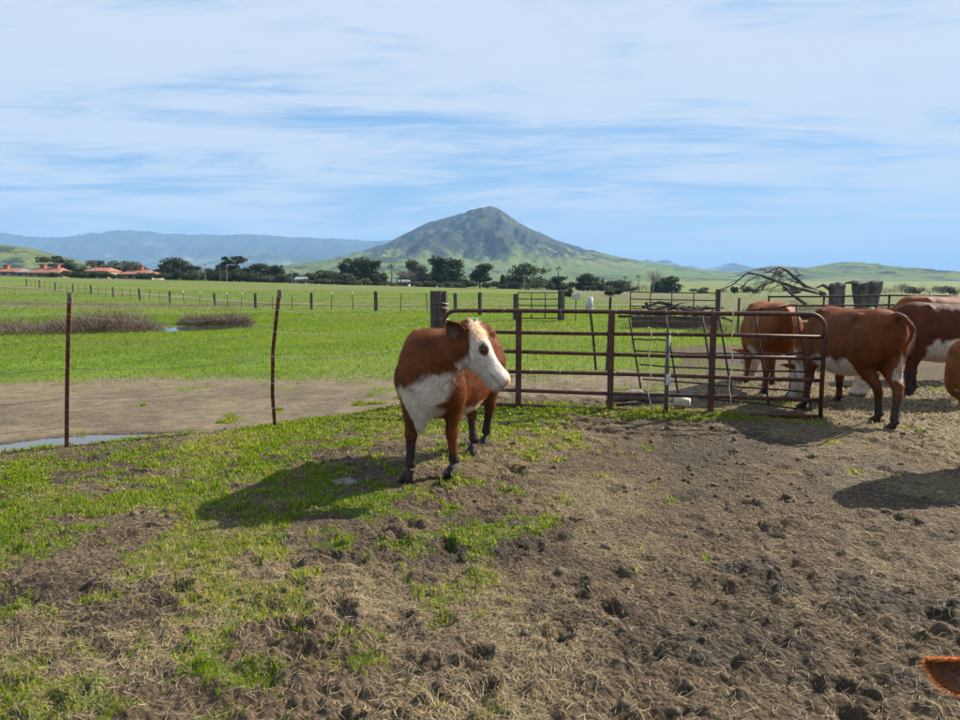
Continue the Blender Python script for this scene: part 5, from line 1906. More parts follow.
lone_post(717, 26.5, 1.50, 0.10, 'stout wooden post at the end of the dead wood panel', seed=4)
lone_post(738, 24, 1.25, 0.045, 'thin dark post beside the tawny cow behind the gate', (0, 0.02), 5)

# dead tree limb and two big stumps
M_DEAD = rough_mat('dead_wood', (0.055, 0.047, 0.042), (0.15, 0.13, 0.115), 5, 0.95, 0.6, 0.02, vscale=(1, 1, 0.3))
M_DEADPALE = rough_mat('bleached_wood', (0.10, 0.085, 0.072), (0.22, 0.19, 0.165), 5, 0.95, 0.6, 0.02)  # paler grey wood of the lying log


def c8(x, y, Y):
    return at_Y(720 + x / 4, 255 + y / 4, Y)


dt = empty('dead_tree', gp(822, 26))
tag(dt, 'fallen dead tree with bare crooked branches behind the tawny cow', 'dead tree')
limbs = [([(420, 160), (380, 140), (340, 125), (300, 90), (265, 60), (235, 48), (190, 70), (160, 50)], 26, 0.15),
         ([(390, 150), (300, 130), (220, 102), (160, 80), (110, 70), (60, 112), (30, 130)], 25.4, 0.12),
         ([(345, 198), (290, 160), (245, 118), (210, 95)], 25.0, 0.10),
         ([(300, 90), (322, 78), (300, 60)], 26.2, 0.05), ([(265, 60), (220, 75), (180, 110), (165, 140)], 26.4, 0.05),
         ([(220, 102), (180, 120), (150, 130)], 25.2, 0.045), ([(160, 80), (110, 105), (85, 135)], 25.2, 0.045),
         ([(240, 60), (250, 85), (230, 110)], 26.3, 0.04), ([(330, 115), (290, 105), (250, 80), (225, 70)], 25.8, 0.05)]
k = 0
for pts, Y, r0 in limbs:
    P3 = [c8(x, y, Y + 0.35 * math.sin(i * 1.9 + Y * 7)) - dt.location for i, (x, y) in enumerate(pts)]
    m_ = MB().tube(P3, [max(0.014, 0.62 * r0 * (1 - 0.85 * i / (len(P3) - 1))) for i in range(len(P3))], 7)
    m_.build('limb', M_DEAD, dt, True)
r_ = np.random.default_rng(5)
tw = MB()
for pts, Y, r0 in limbs:
    for i in range(9):
        j = int(r_.integers(len(pts) - 1))
        t = r_.random()
        x, y = pts[j][0] + (pts[j + 1][0] - pts[j][0]) * t, pts[j][1] + (pts[j + 1][1] - pts[j][1]) * t
        if x > 360:
            continue
        a = c8(x, y, Y) - dt.location
        b = a + Vector((r_.normal(-0.3, 0.25), r_.normal(0, 0.3), r_.normal(-0.18, 0.16)))
        tw.tube([a, a.lerp(b, 0.5) + Vector(r_.normal(0, 0.06, 3)), b], [0.014, 0.010, 0.006], 4)
tw.build('twig', M_DEAD, dt)


def stump(px, Y, top, wpx, flare, label, seed):
    p = gp(px, Y)
    h = at_Y(px, top, Y).z - p.z
    w = wpx / FPX * Y / 2
    root = empty('tree_stump', p)
    tag(root, label, 'stump')
    r_ = np.random.default_rng(seed)
    n = 22
    prof = 1 + 0.10 * np.convolve(r_.normal(size=n + 4), np.ones(3) / 2, 'same')[2:-2]
    rs = []
    for i, (t, k) in enumerate(((-0.1, 1.25), (0, 1.2), (0.15, 1.0), (0.45, 0.88), (0.70, 0.88 + 0.1 * flare), (0.86, 0.9 + 0.28 * flare), (0.97, 0.92 + 0.25 * flare), (1.0, 0.8))):
        rs.append([Vector((math.cos(6.2832 * j / n) * w * k * prof[j] * (1 + 0.03 * r_.normal()), math.sin(6.2832 * j / n) * w * k * prof[j] * (1 + 0.03 * r_.normal()),
                           h * t + (0.05 * r_.normal() if t > 0.9 else 0))) for j in range(n)])
    MB().rings(rs).build('trunk', M_DEAD, root, True)
    for k in range(1):
        a = r_.uniform(2.6, 3.6)
        b = Vector((math.cos(a) * w * 0.8, math.sin(a) * w * 0.8, h * 0.9))
        MB().tube([b, b + Vector((math.cos(a) * 0.3, math.sin(a) * 0.3, 0.15)), b + Vector((math.cos(a) * 0.55, math.sin(a) * 0.4, r_.uniform(0.0, 0.2)))], [0.09, 0.06, 0.03], 6).build('broken_limb', M_DEAD, root, True)


stump(835, 28, 284.5, 16, 0.0, 'narrower tall stump at the root of the dead tree', 1)
stump(865, 28, 281.5, 24, 0.9, 'wide stump with a flared top beside the narrower stump', 2)

# pipe fence behind the feeding cattle
pf = empty('pipe_fence', gp(770, 22.5))
tag(pf, 'low dark pipe fence running behind the feeding cows', 'fence')
pfl = [(768, 22.6), (823, 22.2), (888, 21.8), (923, 21.5), (1010, 20.5), (1090, 19.5)]
for px, Y in pfl:
    MB().tube([gp(px, Y, -0.1) - pf.location, gp(px, Y, 1.34) - pf.location], 0.035, 8).build('post', M_DARKPIPE, pf, True)
for zz in (1.30, 1.02, 0.70, 0.38):
    MB().tube([gp(px, Y) - pf.location + Vector((0, -0.055, zz)) for px, Y in pfl], 0.027, 8).build('rail', M_DARKPIPE, pf, True)

for (pa, pb) in zip(pfl[:-1], pfl[1:]):   # old boards along the foot of the pipe fence
    for zz in (0.16, 0.42, 0.66):
        a, b = gp(*pa) - pf.location + Vector((0.06, 0.06, zz)), gp(*pb) - pf.location + Vector((-0.06, 0.06, zz + random.uniform(-0.03, 0.03)))
        d = b - a
        q = Matrix.Rotation(math.atan2(d.y, d.x), 3, 'Z') @ Matrix.Rotation(-math.atan2(d.z, math.hypot(d.x, d.y)), 3, 'Y')
        MB().box((a + b) / 2, (d.length, 0.035, 0.20), q, 0.008).build('board', M_BOARD, pf)
ta, tb = gp(633, 28.6), gp(714, 27.4)
tr_ = empty('feed_trough', ta, math.atan2((tb - ta).y, (tb - ta).x))
tag(tr_, 'long low brown timber trough in front of the dead wood panel', 'trough')
tl = (tb - ta).length
for yy in (-0.28, 0.28):
    for zz in (0.13, 0.36):
        MB().box((tl / 2, yy, zz), (tl, 0.045, 0.21), None, 0.012).build('side_board', M_BOARD, tr_)
for xx in (0.03, tl - 0.03):
    MB().box((xx, 0, 0.25), (0.05, 0.50, 0.42), None, 0.008).build('end_board', M_BOARD, tr_)
MB().box((tl / 2, 0, 0.08), (tl - 0.12, 0.50, 0.04)).build('bottom_board', M_BOARD, tr_)

# leaning posts and odds and ends behind the gate
def tpost_px(name, pts, Y, label, w=0.036, mat=None, base_ground=True):
    P3 = [at_Y(px, py, Y) for px, py in pts]
    b = P3[0]
    g = hz(b.x, b.y)
    o0 = Vector((b.x, Y, g))
    q = [p - o0 for p in P3]
    q[0].z = -0.2
    root = empty(name, o0)
    tag(root, label, 'post')
    link('shaft', tpost_mesh('shaft', q, w), mat or M_RUST, root)
    return root


lp1 = tpost_px('leaning_post', [(597, 372), (593, 335), (589, 302)], 13.4, 'dark leaning metal post with a white pail upturned on it', 0.045, M_DARKPIPE)
lp2 = tpost_px('leaning_post', [(606, 372), (609, 330), (610.5, 297)], 13.2, 'dark metal post leaning against its neighbour behind the gate', 0.045, M_DARKPIPE)
pb = at_Y(589, 309, 13.4)
pl = empty('white_pail', pb)
tag(pl, 'white plastic pail upturned on a leaning post behind the gate', 'pail')
M_PLAST = rough_mat('white_plastic', (0.40, 0.40, 0.38), (0.52, 0.52, 0.50), 12, 0.5, 0.1, 0.001)
MB().tube([(0, 0, 0), (0.004, 0, 0.10), (0.01, 0, 0.215), (0.01, 0, 0.22)], [0.075, 0.07, 0.06, 0.05], 16).build('shell', M_PLAST, pl, True)
MB().tube([(0, 0, -0.006), (0, 0, 0.012)], 0.08, 16).build('rim', M_PLAST, pl, True)
mbx = empty('box_on_stake', gp(575.5, 33.5))
tag(mbx, 'white box on a thin stake beside the small far gate', 'box')
MB().tube([(0, 0, -0.2), (0, 0, 1.0)], 0.025, 6).build('stake', M_DARKPIPE, mbx)
MB().box((0, 0, 1.14), (0.34, 0.3, 0.27), None, 0.012).build('box', M_PLAST, mbx)

# bent old panel propped between the gate and the tawny cow
bp = empty('bent_panel', gp(640, 10.2))
tag(bp, 'bent thin pipe panel propped up behind the main gate', 'panel')


def bpt(s, t):
    """s along 0..1, t down 0..1"""
    x0, y0, x1, y1 = 629 + 169 * s, 317 - 12 * s ** 2, 641 + 172 * s, 391 + 19 * s
    Y = 10.15 - 1.25 * s
    return at_Y(x0 + (x1 - x0) * t, y0 + (y1 - y0) * t, Y - 0.12 * t) - bp.location


for t, s0, s1 in ((0.30, 0.0, 0.22), (0.46, 0.0, 1.0), (0.64, 0.02, 1.0), (0.83, 0.02, 1.0), (1.0, 0.0, 1.0), (0.0, 0.62, 1.0)):
    MB().tube([bpt(s0 + (s1 - s0) * k / 6, t + 0.006 * math.sin(k * 2.1 + t * 9)) for k in range(7)], 0.012, 6).build('rail', M_DARKPIPE, bp, True)
for s in (0.0, 0.215, 0.43, 0.53, 0.74, 0.985):
    MB().tube([bpt(s, k / 4) + Vector((0, -0.016, 0)) for k in range(5)], 0.014, 6).build('upright', M_DARKPIPE, bp, True)

# ------------------------------------------------------------------ near wire fence
nf_ = empty('wire_fence', PT_W)
tag(nf_, 'old barbed wire fence on two rusty metal posts and one thick wooden post', 'fence')


def near_post(pts, Y):
    P3 = [at_Y(px, py, Y) for px, py in pts]
    P3[0].z = hz(P3[0].x, Y) - 0.25
    return P3


p1 = near_post([(65, 449), (67, 395), (68, 345), (69.5, 293)], PT_A.y)
p2 = near_post([(276, 427), (272.5, 395), (273, 350), (279.5, 290)], PT_B.y)
for P3 in (p1, p2):
    o = link('metal_post', tpost_mesh('metal_post', [p - nf_.location for p in P3], 0.040), M_RUST, nf_)
    tpv = P3[-1] - nf_.location
    MB().box(tpv + Vector((0, 0, -0.05)), (0.043, 0.012, 0.09)).build('painted_tip', rough_mat('worn_tip', (0.30, 0.27, 0.24), (0.12, 0.06, 0.04), 40, 0.8, 0.2, 0.002), o)
pw = at_Y(440, 400, PT_W.y + 0.1)
pw.z = hz(pw.x, pw.y)
wpo = link('wood_post', wood_post_mesh('wood_post', 1.50 - pw.z, 0.118, 31, 18, 0.3, 0.07), M_WOOD, nf_, pw - nf_.location)


def on_post(P3, z):
    for a, b in zip(P3[:-1], P3[1:]):
        if a.z <= z <= b.z:
            return a.lerp(b, (z - a.z) / (b.z - a.z))
    return P3[-1]


wr = MB()
brb = MB()
for kz, zz in enumerate((0.22, 0.50, 0.80, 1.08, 1.32)):
    A0 = PT_A + _da * 0.9
    pts = [Vector((A0.x, A0.y, zz)), on_post(p1, zz), on_post(p2, zz), pw + Vector((-0.11, -0.05, zz))]
    for a, b in zip(pts[:-1], pts[1:]):
        sag = 0.02 + 0.02 * kz % 3
        seg = [a.lerp(b, t) - Vector((0, 0.02, sag * 4 * t * (1 - t))) - nf_.location for t in np.linspace(0, 1, 9)]
        wr.tube(seg, 0.0022, 4)
        L = (b - a).length
        for q in np.arange(0.06, L, 0.13):
            c = a.lerp(b, q / L) - Vector((0, 0.02, sag * 4 * (q / L) * (1 - q / L))) - nf_.location
            brb.tube([c + Vector((0.003, 0.01, -0.013)), c + Vector((-0.003, -0.01, 0.013))], 0.0016, 3)
wr.build('barbed_wire', M_WIRE, nf_)
brb.build('barb', M_WIRE, nf_)['kind'] = 'stuff'
# wire wrapped round the wooden post
wwr = MB()
for zz in (1.33, 1.27, 1.12, 0.85):
    c0 = pw - nf_.location
    wwr.tube([c0 + Vector((math.cos(a) * 0.125, math.sin(a) * 0.125, zz + 0.01 * math.sin(3 * a))) for a in np.linspace(0, 6.2832, 17)], 0.003, 4)
wwr.build('wire_wrap', M_WIRE, nf_)['kind'] = 'stuff'

# ------------------------------------------------------------------ main gate
G0, G1 = PT_G0.copy(), PT_G1.copy()
G0.z = G1.z = 0.0
gd = G1 - G0
gl = gd.length
gate = empty('pipe_gate', G0, math.atan2(gd.y, gd.x))
tag(gate, 'long maroon six-rail pipe gate with rounded corners behind the lone cow', 'gate')
ZT, ZB, RR = 1.255, 0.045, 0.026
cr = 0.17


def arc(cx_, cz_, a0, a1, n=7):
    return [Vector((cx_ + cr * math.cos(a), 0, cz_ + cr * math.sin(a))) for a in np.linspace(a0, a1, n)]


loop = [Vector((0, 0, ZB - 0.04))] + arc(cr, ZT - cr, math.pi, math.pi / 2) + [Vector((gl * t, 0, ZT + 0.008 * math.sin(t * 5))) for t in (0.25, 0.5, 0.75)] + arc(gl - cr, ZT - cr, math.pi / 2, 0) + [Vector((gl, 0, ZB - 0.06))]
MB().tube(loop, RR, 10).build('frame', M_PIPE, gate, True)
ZR = [0.045, 0.245, 0.485, 0.735, 0.990]
for zz in ZR:
    MB().tube([Vector((RR * 0.6 + (gl - RR * 1.2) * t, 0, zz + 0.006 * math.sin(t * 7 + zz * 9))) for t in np.linspace(0, 1, 6)], RR * 0.92, 10).build('rail', M_PIPE, gate, True)
# uprights sit where the photograph shows them
for px in (519, 611, 712):
    d = ray(px, 360)
    t = (G0.x * d.y - G0.y * d.x) / (gd.y * d.x - gd.x * d.y)
    xx = gl * t
    MB().box((xx, -RR - 0.006, (ZT + ZB) / 2 - 0.015), (0.075, 0.012, ZT - ZB + 0.05)).build('upright', M_PIPE, gate)
    MB().box((xx, RR + 0.004, (ZT + ZB) / 2 - 0.015), (0.055, 0.010, ZT - ZB)).build('upright', M_PIPE, gate)
wm = MB()
ins = 0.10
for xx in np.arange(ins, gl - ins, 0.10):
    if xx > gl * 0.72:
        continue
    wm.tube([(xx, RR + 0.012, ZB), (xx + 0.004 * math.sin(xx * 40), RR + 0.015, 0.6), (xx, RR + 0.012, ZT)], 0.0016, 3)
for zz in np.arange(ZB, ZT, 0.085):
    wm.tube([(ins + (gl * 0.72 - ins) * t, RR + 0.013 + 0.006 * math.sin(t * 23 + zz * 5), zz) for t in np.linspace(0, 1, 12)], 0.0016, 3)
wmo = wm.build('wire_mesh', M_WIRE, gate)
ties = MB()
for zz in (ZT, 0.99, 0.485):
    for xx in (0.9, 1.25, 1.62, 2.3, 2.9):
        ties.tube([(xx + math.sin(zz * 9) * 0.1, math.cos(a) * (RR + 0.004), zz + math.sin(a) * (RR + 0.004)) for a in np.linspace(0, 6.2832, 9)], 0.003, 4)
ties.build('wire_tie', M_WIRE, gate)
for zz in (0.2, 1.0):
    MB().tube([(-0.20, 0.02, zz), (0, 0, zz), (0.03, 0, zz)], 0.018, 8).build('hinge', M_DARKPIPE, gate, True)
MB().tube([(gl + 0.0, -0.02, 0.80), (gl + 0.05, -0.03, 0.78), (gl + 0.10, -0.02, 0.785)], 0.009, 6).build('latch', M_DARKPIPE, gate, True)


def on_gate(px, off=-0.06):
    d = ray(px, 360)
    t = (G0.x * d.y - G0.y * d.x) / (gd.y * d.x - gd.x * d.y)
    p = G0 + gd * t
    n = Vector((-gd.y, gd.x, 0)).normalized()
    return p + n * off


sp_ = on_gate(667, -0.12)
st = empty('metal_stake', Vector((sp_.x, sp_.y, hz(sp_.x, sp_.y))))
tag(st, 'short grey metal stake standing in front of the gate rails', 'stake')
M_GSTEEL = rough_mat('grey_steel', (0.09, 0.08, 0.07), (0.16, 0.145, 0.13), 18, 0.6, 0.2, 0.002, metal=0.4)
MB().tube([(0.0, 0, -0.2), (0.0, 0, 0.5), (0.004, 0, 0.955)], 0.026, 8).build('shaft', M_GSTEEL, st, True)
MB().tube([(0.0, 0, 0.94), (0.004, 0, 0.975)], 0.031, 8).build('cap', M_GSTEEL, st, True)
MB().box((0.012, -0.03, 0.40), (0.05, 0.02, 0.12), None, 0.006).build('tape', M_PLAST, st)
M_TWINE = rough_mat('baling_twine', (0.50, 0.42, 0.24), (0.62, 0.55, 0.36), 40, 0.9, 0.1, 0.001)
for px, z1, z0, lab in ((650, 1.03, 0.05, 'pale baling twine hanging from the gate near the grey stake'), (731, 1.25, 0.10, 'pale baling twine hanging from the gate beside the tawny cow'),
                        ):
    p = on_gate(px, -0.045)
    pts = [Vector((0.02 * math.sin(k * 1.7), 0.004 * math.sin(k), z1 - (z1 - z0) * k / 9)) for k in range(10)]
    pts = [Vector((-0.05, 0, z1 + 0.03)), Vector((-0.02, 0.03, z1 + 0.05))] + pts
    o = MB().tube(pts, 0.006, 5).build('twine', M_TWINE, None, True)
    o.location = p
    tag(o, lab, 'twine')

# log and pail lying behind the gate foot
lg = gp(640, 9.35)
lo = MB()
rs = []
r_ = np.random.default_rng(3)
for i in range(8):
    t = i / 7
    c = Vector((-0.42 + 0.84 * t, 0.05 * math.sin(t * 3), 0.09 + 0.02 * math.sin(t * 5)))
    rs.append([c + Vector((0.02 * r_.normal(), math.cos(6.2832 * k / 10) * 0.085 * (1 + 0.15 * r_.normal()), math.sin(6.2832 * k / 10) * 0.075 * (1 + 0.15 * r_.normal()))) for k in range(10)])
o = lo.rings(rs).build('log', M_DEADPALE, None, True)
o.location = lg
o.rotation_euler = (0, 0, 0.15)
tag(o, 'weathered grey log lying behind the bottom gate rail', 'log')
pg2 = gp(684, 8.95)
pl2 = empty('tipped_pail', pg2)
pl2.rotation_euler = (0, 0, -0.5)
pl2.scale = (0.62, 0.62, 0.62)
tag(pl2, 'cream coloured pail tipped on its side under the gate', 'pail')
M_CREAM = rough_mat('cream_plastic', (0.52, 0.47, 0.36), (0.62, 0.58, 0.46), 10, 0.6, 0.1, 0.001)
mb_ = MB()
n = 18
rings_ = [[Vector((x, math.cos(6.2832 * k / n) * r, 0.125 + math.sin(6.2832 * k / n) * r)) for k in range(n)] for x, r in ((0.17, 0.085), (0.0, 0.105), (-0.13, 0.122), (-0.135, 0.112), (0.0, 0.096), (0.155, 0.078))]
mb_.rings(rings_, True).build('shell', M_CREAM, pl2, True)
MB().tube([(-0.115, 0, 0.125), (-0.13, 0, 0.125)], 0.128, 18, cap=False).build('rim', M_CREAM, pl2, True)
MB().tube([Vector((-0.12, 0.12 * math.cos(a), 0.12 + 0.14 * math.sin(a))) + Vector((-0.06 * math.sin(a), 0, 0)) for a in np.linspace(0, math.pi, 9)], 0.003, 4).build('handle', M_WIRE, pl2)
# flat pale stone in the shadow of the lone cow
b = at_z(346, 487)
so = MB().blob((0, 0, 0.01), (0.10, 0.07, 0.03), None, 12, 7)
for i, v_ in enumerate(so.V):
    k = 1 + 0.12 * math.sin(v_[0] * 47 + v_[1] * 31) + 0.08 * math.sin(v_[1] * 90 + v_[2] * 60)
    so.V[i] = (v_[0] * k, v_[1] * k, v_[2] * k)
o = so.build('stone', rough_mat('pale_stone', (0.11, 0.10, 0.09), (0.20, 0.185, 0.17), 14, 0.9, 0.4, 0.006), None, True)
o.location = (b.x, b.y, hz(b.x, b.y))
tag(o, 'flat pale stone lying in the shadow of the lone cow', 'stone')


# ------------------------------------------------------------------ grass, straw, clods
def grass_mat(name, stops, trans=0.45):
    m, nt, out = material(name)
    t = NT(nt)
    a = t.attr('tint').outputs['Fac']
    col = t.ramp(a, stops)
    s1 = t.bsdf(None, col, 0.68, None, 0.12)
    tr = t.node('ShaderNodeBsdfTranslucent')
    t.put(tr.inputs[0], t.mix(1.0, col, (1.75, 1.85, 0.75), 'MULTIPLY'))
    mx = t.node('ShaderNodeMixShader')
    mx.inputs[0].default_value = trans
    nt.links.new(s1, mx.inputs[1])
    nt.links.new(tr.outputs[0], mx.inputs[2])
    nt.links.new(mx.outputs[0], out.inputs[0])
    return m


M_GRASS = grass_mat('grass_blades', [(0.0, (0.065, 0.105, 0.005)), (0.45, (0.122, 0.192, 0.007)), (0.75, (0.180, 0.235, 0.013)), (0.9, (0.25, 0.225, 0.048)), (1.0, (0.37, 0.30, 0.15))])
M_STRAW = grass_mat('straw', [(0.0, (0.10, 0.08, 0.05)), (0.4, (0.24, 0.185, 0.105)), (0.8, (0.38, 0.30, 0.175)), (1.0, (0.48, 0.40, 0.25))], 0.15)


def polar_points(n, r0, r1, power, amax, r_):
    """screen-friendly scatter: r density ~ r^power"""
    u = r_.random(n)
    p = power + 1
    r = (r0 ** p + u * (r1 ** p - r0 ** p)) ** (1 / p)
    a = r_.uniform(-amax, amax, n)
    return np.sin(a) * r, np.cos(a) * r, r


def blades(X, Y, Z, h, w, lean, tint, r_, seg=2):
    n = len(X)
    a = r_.uniform(0, 2 * math.pi, n)
    b = r_.uniform(0, 2 * math.pi, n)
    P = np.c_[X, Y, Z]
    wd = np.c_[np.cos(a), np.sin(a), np.zeros(n)] * (w / 2)[:, None]
    ld = np.c_[np.cos(b), np.sin(b), np.zeros(n)] * (lean * h)[:, None]
    up = np.c_[np.zeros(n), np.zeros(n), h]
    if seg == 2:
        m = P + up * 0.62 + ld * 0.3
        V = np.stack([P - wd, P + wd, m + wd * 0.75, m - wd * 0.75, P + up * np.sqrt(np.maximum(0.1, 1 - 0.5 * lean ** 2))[:, None] + ld], 1)
        k = np.arange(n)[:, None] * 5
        F4 = k + np.array([[0, 1, 2, 3]])
        F3 = k + np.array([[3, 2, 4]])
        return V.reshape(-1, 3), [F4, F3], np.repeat(tint, 5)
    V = np.stack([P - wd, P + wd, P + up + ld], 1)
    return V.reshape(-1, 3), [np.arange(n * 3).reshape(-1, 3)], np.repeat(tint, 3)


def grass_layer(name, n, r0, r1, power, hgt, wid, seg, label, seed, thr, amax=0.66):
    r_ = np.random.default_rng(seed)
    X, Y, r = polar_points(n, r0, r1, power, amax, r_)
    g, s, w, d = ground_masks(X, Y)
    cl = 0.5 + 0.5 * fbm(X * 6, Y * 6, 3, 91)
    keep = r_.random(n) < np.clip((g - thr[0]) / (thr[1] - thr[0]), 0, 1) * (0.25 + 1.0 * cl ** 1.5) * (1 - 0.85 * d)
    X, Y, r, g, cl, s = X[keep], Y[keep], r[keep], g[keep], cl[keep], s[keep]
    m = len(X)
    Z = height(X, Y) - 0.004
    pt = fbm(X * 0.9, Y * 0.9, 3, 92)
    big = fbm(X * 0.12, Y * 0.12, 3, 93)
    h = hgt * r_.uniform(0.4, 1.25, m) * (0.5 + 0.7 * cl) * (1 + 0.35 * pt)
    wd_ = wid * r_.uniform(0.6, 1.3, m) * np.maximum(1, r / r0 * 0.85 if power < 0.9 else 1)
    tint = np.clip(0.42 + 0.16 * r_.normal(size=m) + 0.14 * pt + 0.18 * big, 0, 0.86)
    tint = np.clip(tint + 0.02 * (Y < 10.5), 0, 0.86)
    dry = r_.random(m) < 0.05 + 0.34 * (0.4 + s) * (Y < 10.5)
    tint[dry] = r_.uniform(0.86, 1.0, dry.sum())
    V, F, tt = blades(X, Y, Z, h, wd_, r_.uniform(0.1, 1.1, m), tint, r_, seg)
    o = link(name, np_mesh(name, V, F, False, {'tint': tt}), M_GRASS)
    tag(o, label, 'grass', kind='stuff')
    return m


_n1 = grass_layer('grass', 520000, 2.0, 11.0, 0.35, 0.042, 0.0034, 2, 'patchy short grass growing on the trampled corral ground', 1, (0.1, 0.75))
_n2 = grass_layer('grass', 330000, 10.0, 46.0, 0.10, 0.070, 0.012, 1, 'lush bright green pasture grass beyond the gate', 2, (0.05, 0.6))
_n3 = grass_layer('grass', 90000, 42.0, 130.0, 0.2, 0.10, 0.06, 1, 'distant pasture grass out by the field fence', 3, (0.05, 0.5))


def straw_layer(name, n, r0, r1, power, L, wd, label, seed, cond, z_up=0.012):
    r_ = np.random.default_rng(seed)
    X, Y, r = polar_points(n, r0, r1, power, 0.68, r_)
    g, s, w, d = ground_masks(X, Y)
    keep = r_.random(n) < cond(X, Y, g, s, w)
    X, Y, r = X[keep], Y[keep], r[keep]
    m = len(X)
    a = r_.normal(0, 1.0, m) + 3.0 * fbm(X * 0.8, Y * 0.8, 2, 95)
    ln = L * r_.uniform(0.3, 1.5, m) ** 1.3
    dx, dy = np.cos(a) * ln / 2, np.sin(a) * ln / 2
    bend = r_.normal(0, 0.18, m) * ln
    ex, ey = -np.sin(a), np.cos(a)
    w_ = wd * r_.uniform(0.6, 1.4, m) * np.maximum(1.0, r / 5.0)
    z0, z1, zm = height(X - dx, Y - dy), height(X + dx, Y + dy), height(X, Y)
    zz = np.maximum(zm, (z0 + z1) / 2) + r_.uniform(0.001, z_up, m)
    tilt = r_.normal(0, 0.14, m) * ln * (r_.random(m) < 0.35)
    V = np.stack([np.c_[X - dx - ex * w_ / 2, Y - dy - ey * w_ / 2, z0 + 0.003 - tilt * 0.2],
                  np.c_[X - dx + ex * w_ / 2, Y - dy + ey * w_ / 2, z0 + 0.004 - tilt * 0.2],
                  np.c_[X + ex * (bend + w_ / 2), Y + ey * (bend + w_ / 2), zz],
                  np.c_[X + ex * (bend - w_ / 2), Y + ey * (bend - w_ / 2), zz],
                  np.c_[X + dx, Y + dy, z1 + 0.004 + np.abs(tilt)]], 1)
    k = np.arange(m)[:, None] * 5
    F4, F3 = k + np.array([[0, 3, 2, 1]]), k + np.array([[3, 4, 2]])
    tint = np.clip(r_.normal(0.52, 0.24, m), 0, 1)
    o = link(name, np_mesh(name, V.reshape(-1, 3), [F4, F3], False, {'tint': np.repeat(tint, 5)}), M_STRAW)
    tag(o, label, 'straw', kind='stuff')
    return m


_n4 = straw_layer('straw', 470000, 2.0, 12.0, 0.45, 0.046, 0.0021, 'dry straw trodden into the mud', 11, lambda X, Y, g, s, w: np.clip(0.16 + 0.72 * s, 0, 1) * (1 - 0.55 * w) * (beyond(X, Y) < 3) * (1 - 0.9 * flat_mud(X, Y)))
_n5 = straw_layer('hay', 36000, 7.5, 13.5, 1.0, 0.10, 0.0036, 'loose hay spread under the feeding cows', 12,
                  lambda X, Y, g, s, w: sstep(2.6, 4.4, X + fbm(X * 0.8, Y * 0.8, 3, 97)) * sstep(7.4, 8.6, Y) * sstep(13.5, 11.5, Y), 0.04)


def clods():
    r_ = np.random.default_rng(31)
    n = 2600
    X, Y, r = polar_points(n, 2.0, 10.5, 0.5, 0.66, r_)
    g, s, w, d = ground_masks(X, Y)
    cl = fbm(X * 1.4, Y * 1.4, 3, 98)
    keep = (r_.random(n) < np.clip(0.35 + 1.1 * cl, 0.05, 1) * (1 - 0.6 * g)) & (beyond(X, Y) < 0.3)
    X, Y = X[keep], Y[keep]
    m = len(X)
    # low-poly lump: octahedron subdivided once
    t = [(1, 0, 0), (-1, 0, 0), (0, 1, 0), (0, -1, 0), (0, 0, 1), (0, 0, -1)]
    F0 = [(0, 2, 4), (2, 1, 4), (1, 3, 4), (3, 0, 4), (2, 0, 5), (1, 2, 5), (3, 1, 5), (0, 3, 5)]
    V0 = [np.array(v_, float) for v_ in t]
    mid = {}
    F1 = []

    def md(a, b):
        key = (min(a, b), max(a, b))
        if key not in mid:
            v_ = V0[a] + V0[b]
            V0.append(v_ / np.linalg.norm(v_))
            mid[key] = len(V0) - 1
        return mid[key]
    for a, b, c in F0:
        x, y, z = md(a, b), md(b, c), md(c, a)
        F1 += [(a, x, z), (x, b, y), (z, y, c), (x, y, z)]
    V0 = np.array(V0)
    k = len(V0)
    sz = 0.010 + 0.020 * r_.random(m) ** 3 + 0.005 * r_.random(m)
    V = V0[None] * (1 + 0.28 * r_.normal(size=(m, k, 1))) * sz[:, None, None] * r_.uniform(0.7, 1.3, (m, 1, 3))
    V[:, :, 2] *= 0.75
    V += np.c_[X, Y, height(X, Y) + sz * 0.12][:, None, :]
    F = (np.arange(m)[:, None, None] * k + np.array(F1)[None]).reshape(-1, 3)
    mat = rough_mat('mud_clod', (0.06, 0.044, 0.03), (0.125, 0.095, 0.065), 30, 0.95, 0.5, 0.01)
    o = link('mud_clods', np_mesh('mud_clods', V.reshape(-1, 3), F, True), mat)
    tag(o, 'small lumps of dried mud scattered over the corral', 'clods', kind='stuff')


clods()


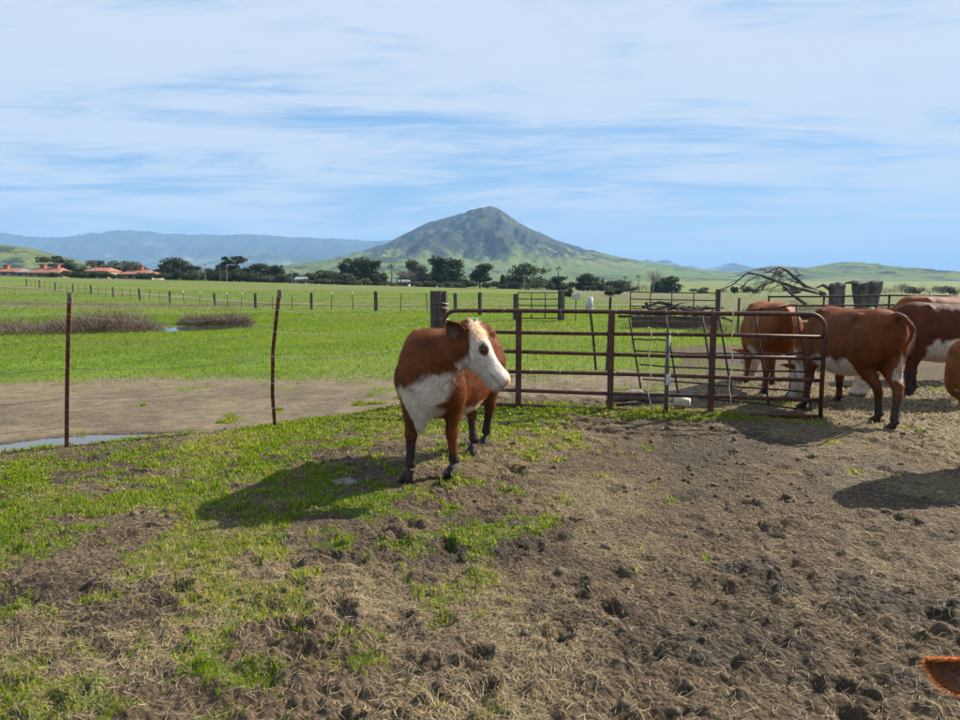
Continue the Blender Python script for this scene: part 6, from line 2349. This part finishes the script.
# dry thickets round the pond and weeds
def thicket(name, label, spots, n, h, seed):
    r_ = np.random.default_rng(seed)
    V, T_ = [], []
    tot = sum(a * b for _, _, a, b, _ in spots)
    for x, y, a, b, hk in spots:
        m = int(n * a * b / tot)
        th, q = r_.uniform(0, 6.2832, m), np.sqrt(r_.random(m))
        X, Y = x + np.cos(th) * q * a, y + np.sin(th) * q * b
        hh = h * hk * np.sqrt(np.maximum(0.08, 1 - q ** 2)) * r_.uniform(0.45, 1.15, m) * (1 + 0.35 * fbm(X * 0.9, Y * 0.9, 2, 71))
        Z = height(X, Y) + r_.uniform(-0.05, 0.5, m) * hh * 0.8
        d = np.c_[r_.normal(0, 0.55, m), r_.normal(0, 0.55, m), np.ones(m) * r_.uniform(0.15, 1, m)]
        d /= np.linalg.norm(d, axis=1)[:, None]
        P = np.c_[X, Y, Z]
        sd = np.cross(d, r_.normal(size=(m, 3)))
        sd /= np.linalg.norm(sd, axis=1)[:, None]
        L = (hh * 0.62)[:, None]
        w = r_.uniform(0.004, 0.010, m)[:, None]
        V.append(np.stack([P - sd * w, P + sd * w, P + d * L], 1).reshape(-1, 3))
        T_.append(np.repeat(np.clip(r_.normal(0.4, 0.28, m), 0, 1), 3))
    V, T_ = np.concatenate(V), np.concatenate(T_)
    root = empty(name, (spots[0][0], spots[0][1], float(V[:, 2].min())))
    tag(root, label, 'thicket')
    o = link('twigs', np_mesh('twigs', V - np.array(root.location), np.arange(len(V)).reshape(-1, 3), False, {'tint': T_}), M_TWIG, root)
    o['kind'] = 'stuff'


M_TWIG = leaf_mat('thicket_twigs', (0.085, 0.060, 0.045), (0.27, 0.21, 0.16), 0.1)
thicket('dry_thicket', 'wide dry brown thicket along the near edge of the pond', [(-14.0, 28.9, 1.3, 1.5, 1.15), (-15.4, 28.6, 2.0, 1.5, 1.0), (-17.4, 27.8, 2.2, 1.3, 0.75), (-19.6, 27.0, 2.2, 1.2, 0.6), (-21.8, 26.4, 2.0, 1.1, 0.5)], 16000, 1.15, 1)
thicket('dry_thicket', 'smaller dry brown thicket on the far bank of the pond', [(-12.9, 32.7, 0.9, 0.6, 0.8), (-12.0, 33.0, 1.0, 0.7, 1.0), (-11.0, 32.7, 0.8, 0.6, 0.9)], 5000, 1.0, 2)
thicket('weed_strip', 'low strip of grey dry weeds before the field fence', [(x, 66 + 0.02 * (x + 45) + 1.2 * math.sin(x), 2.6, 1.6, 1.0) for x in range(-52, -18, 3)], 9000, 0.7, 3)
thicket('weed_strip', 'brown dry weeds behind the pipe fence and feeding cows', [(x, 25.5 + 0.8 * math.sin(x * 1.7), 1.6, 1.3, 0.9) for x in range(9, 24, 2)] + [(x, 45 + 2 * math.sin(x), 2.4, 1.6, 1.2) for x in range(18, 38, 3)], 15000, 0.75, 4)
print('blades', _n1, _n2, _n3, 'straw', _n4, _n5)


# ------------------------------------------------------------------ air
def haze():
    m, nt, out = material('haze_air')
    n = nt.nodes.new('ShaderNodeVolumePrincipled')
    n.inputs['Color'].default_value = (0.34, 0.61, 1.0, 1)
    n.inputs['Density'].default_value = HAZE
    n.inputs['Anisotropy'].default_value = 0.0
    nt.links.new(n.outputs[0], out.inputs['Volume'])
    mb = MB()
    mb.box((0, 4000, 345), (54000, 54000, 730))
    o = mb.build('haze', m)
    tag(o, 'thin bluish haze over the valley and hills', 'haze', kind='stuff')
    o.display_type = 'WIRE'


HAZE = 1.1e-4
haze()
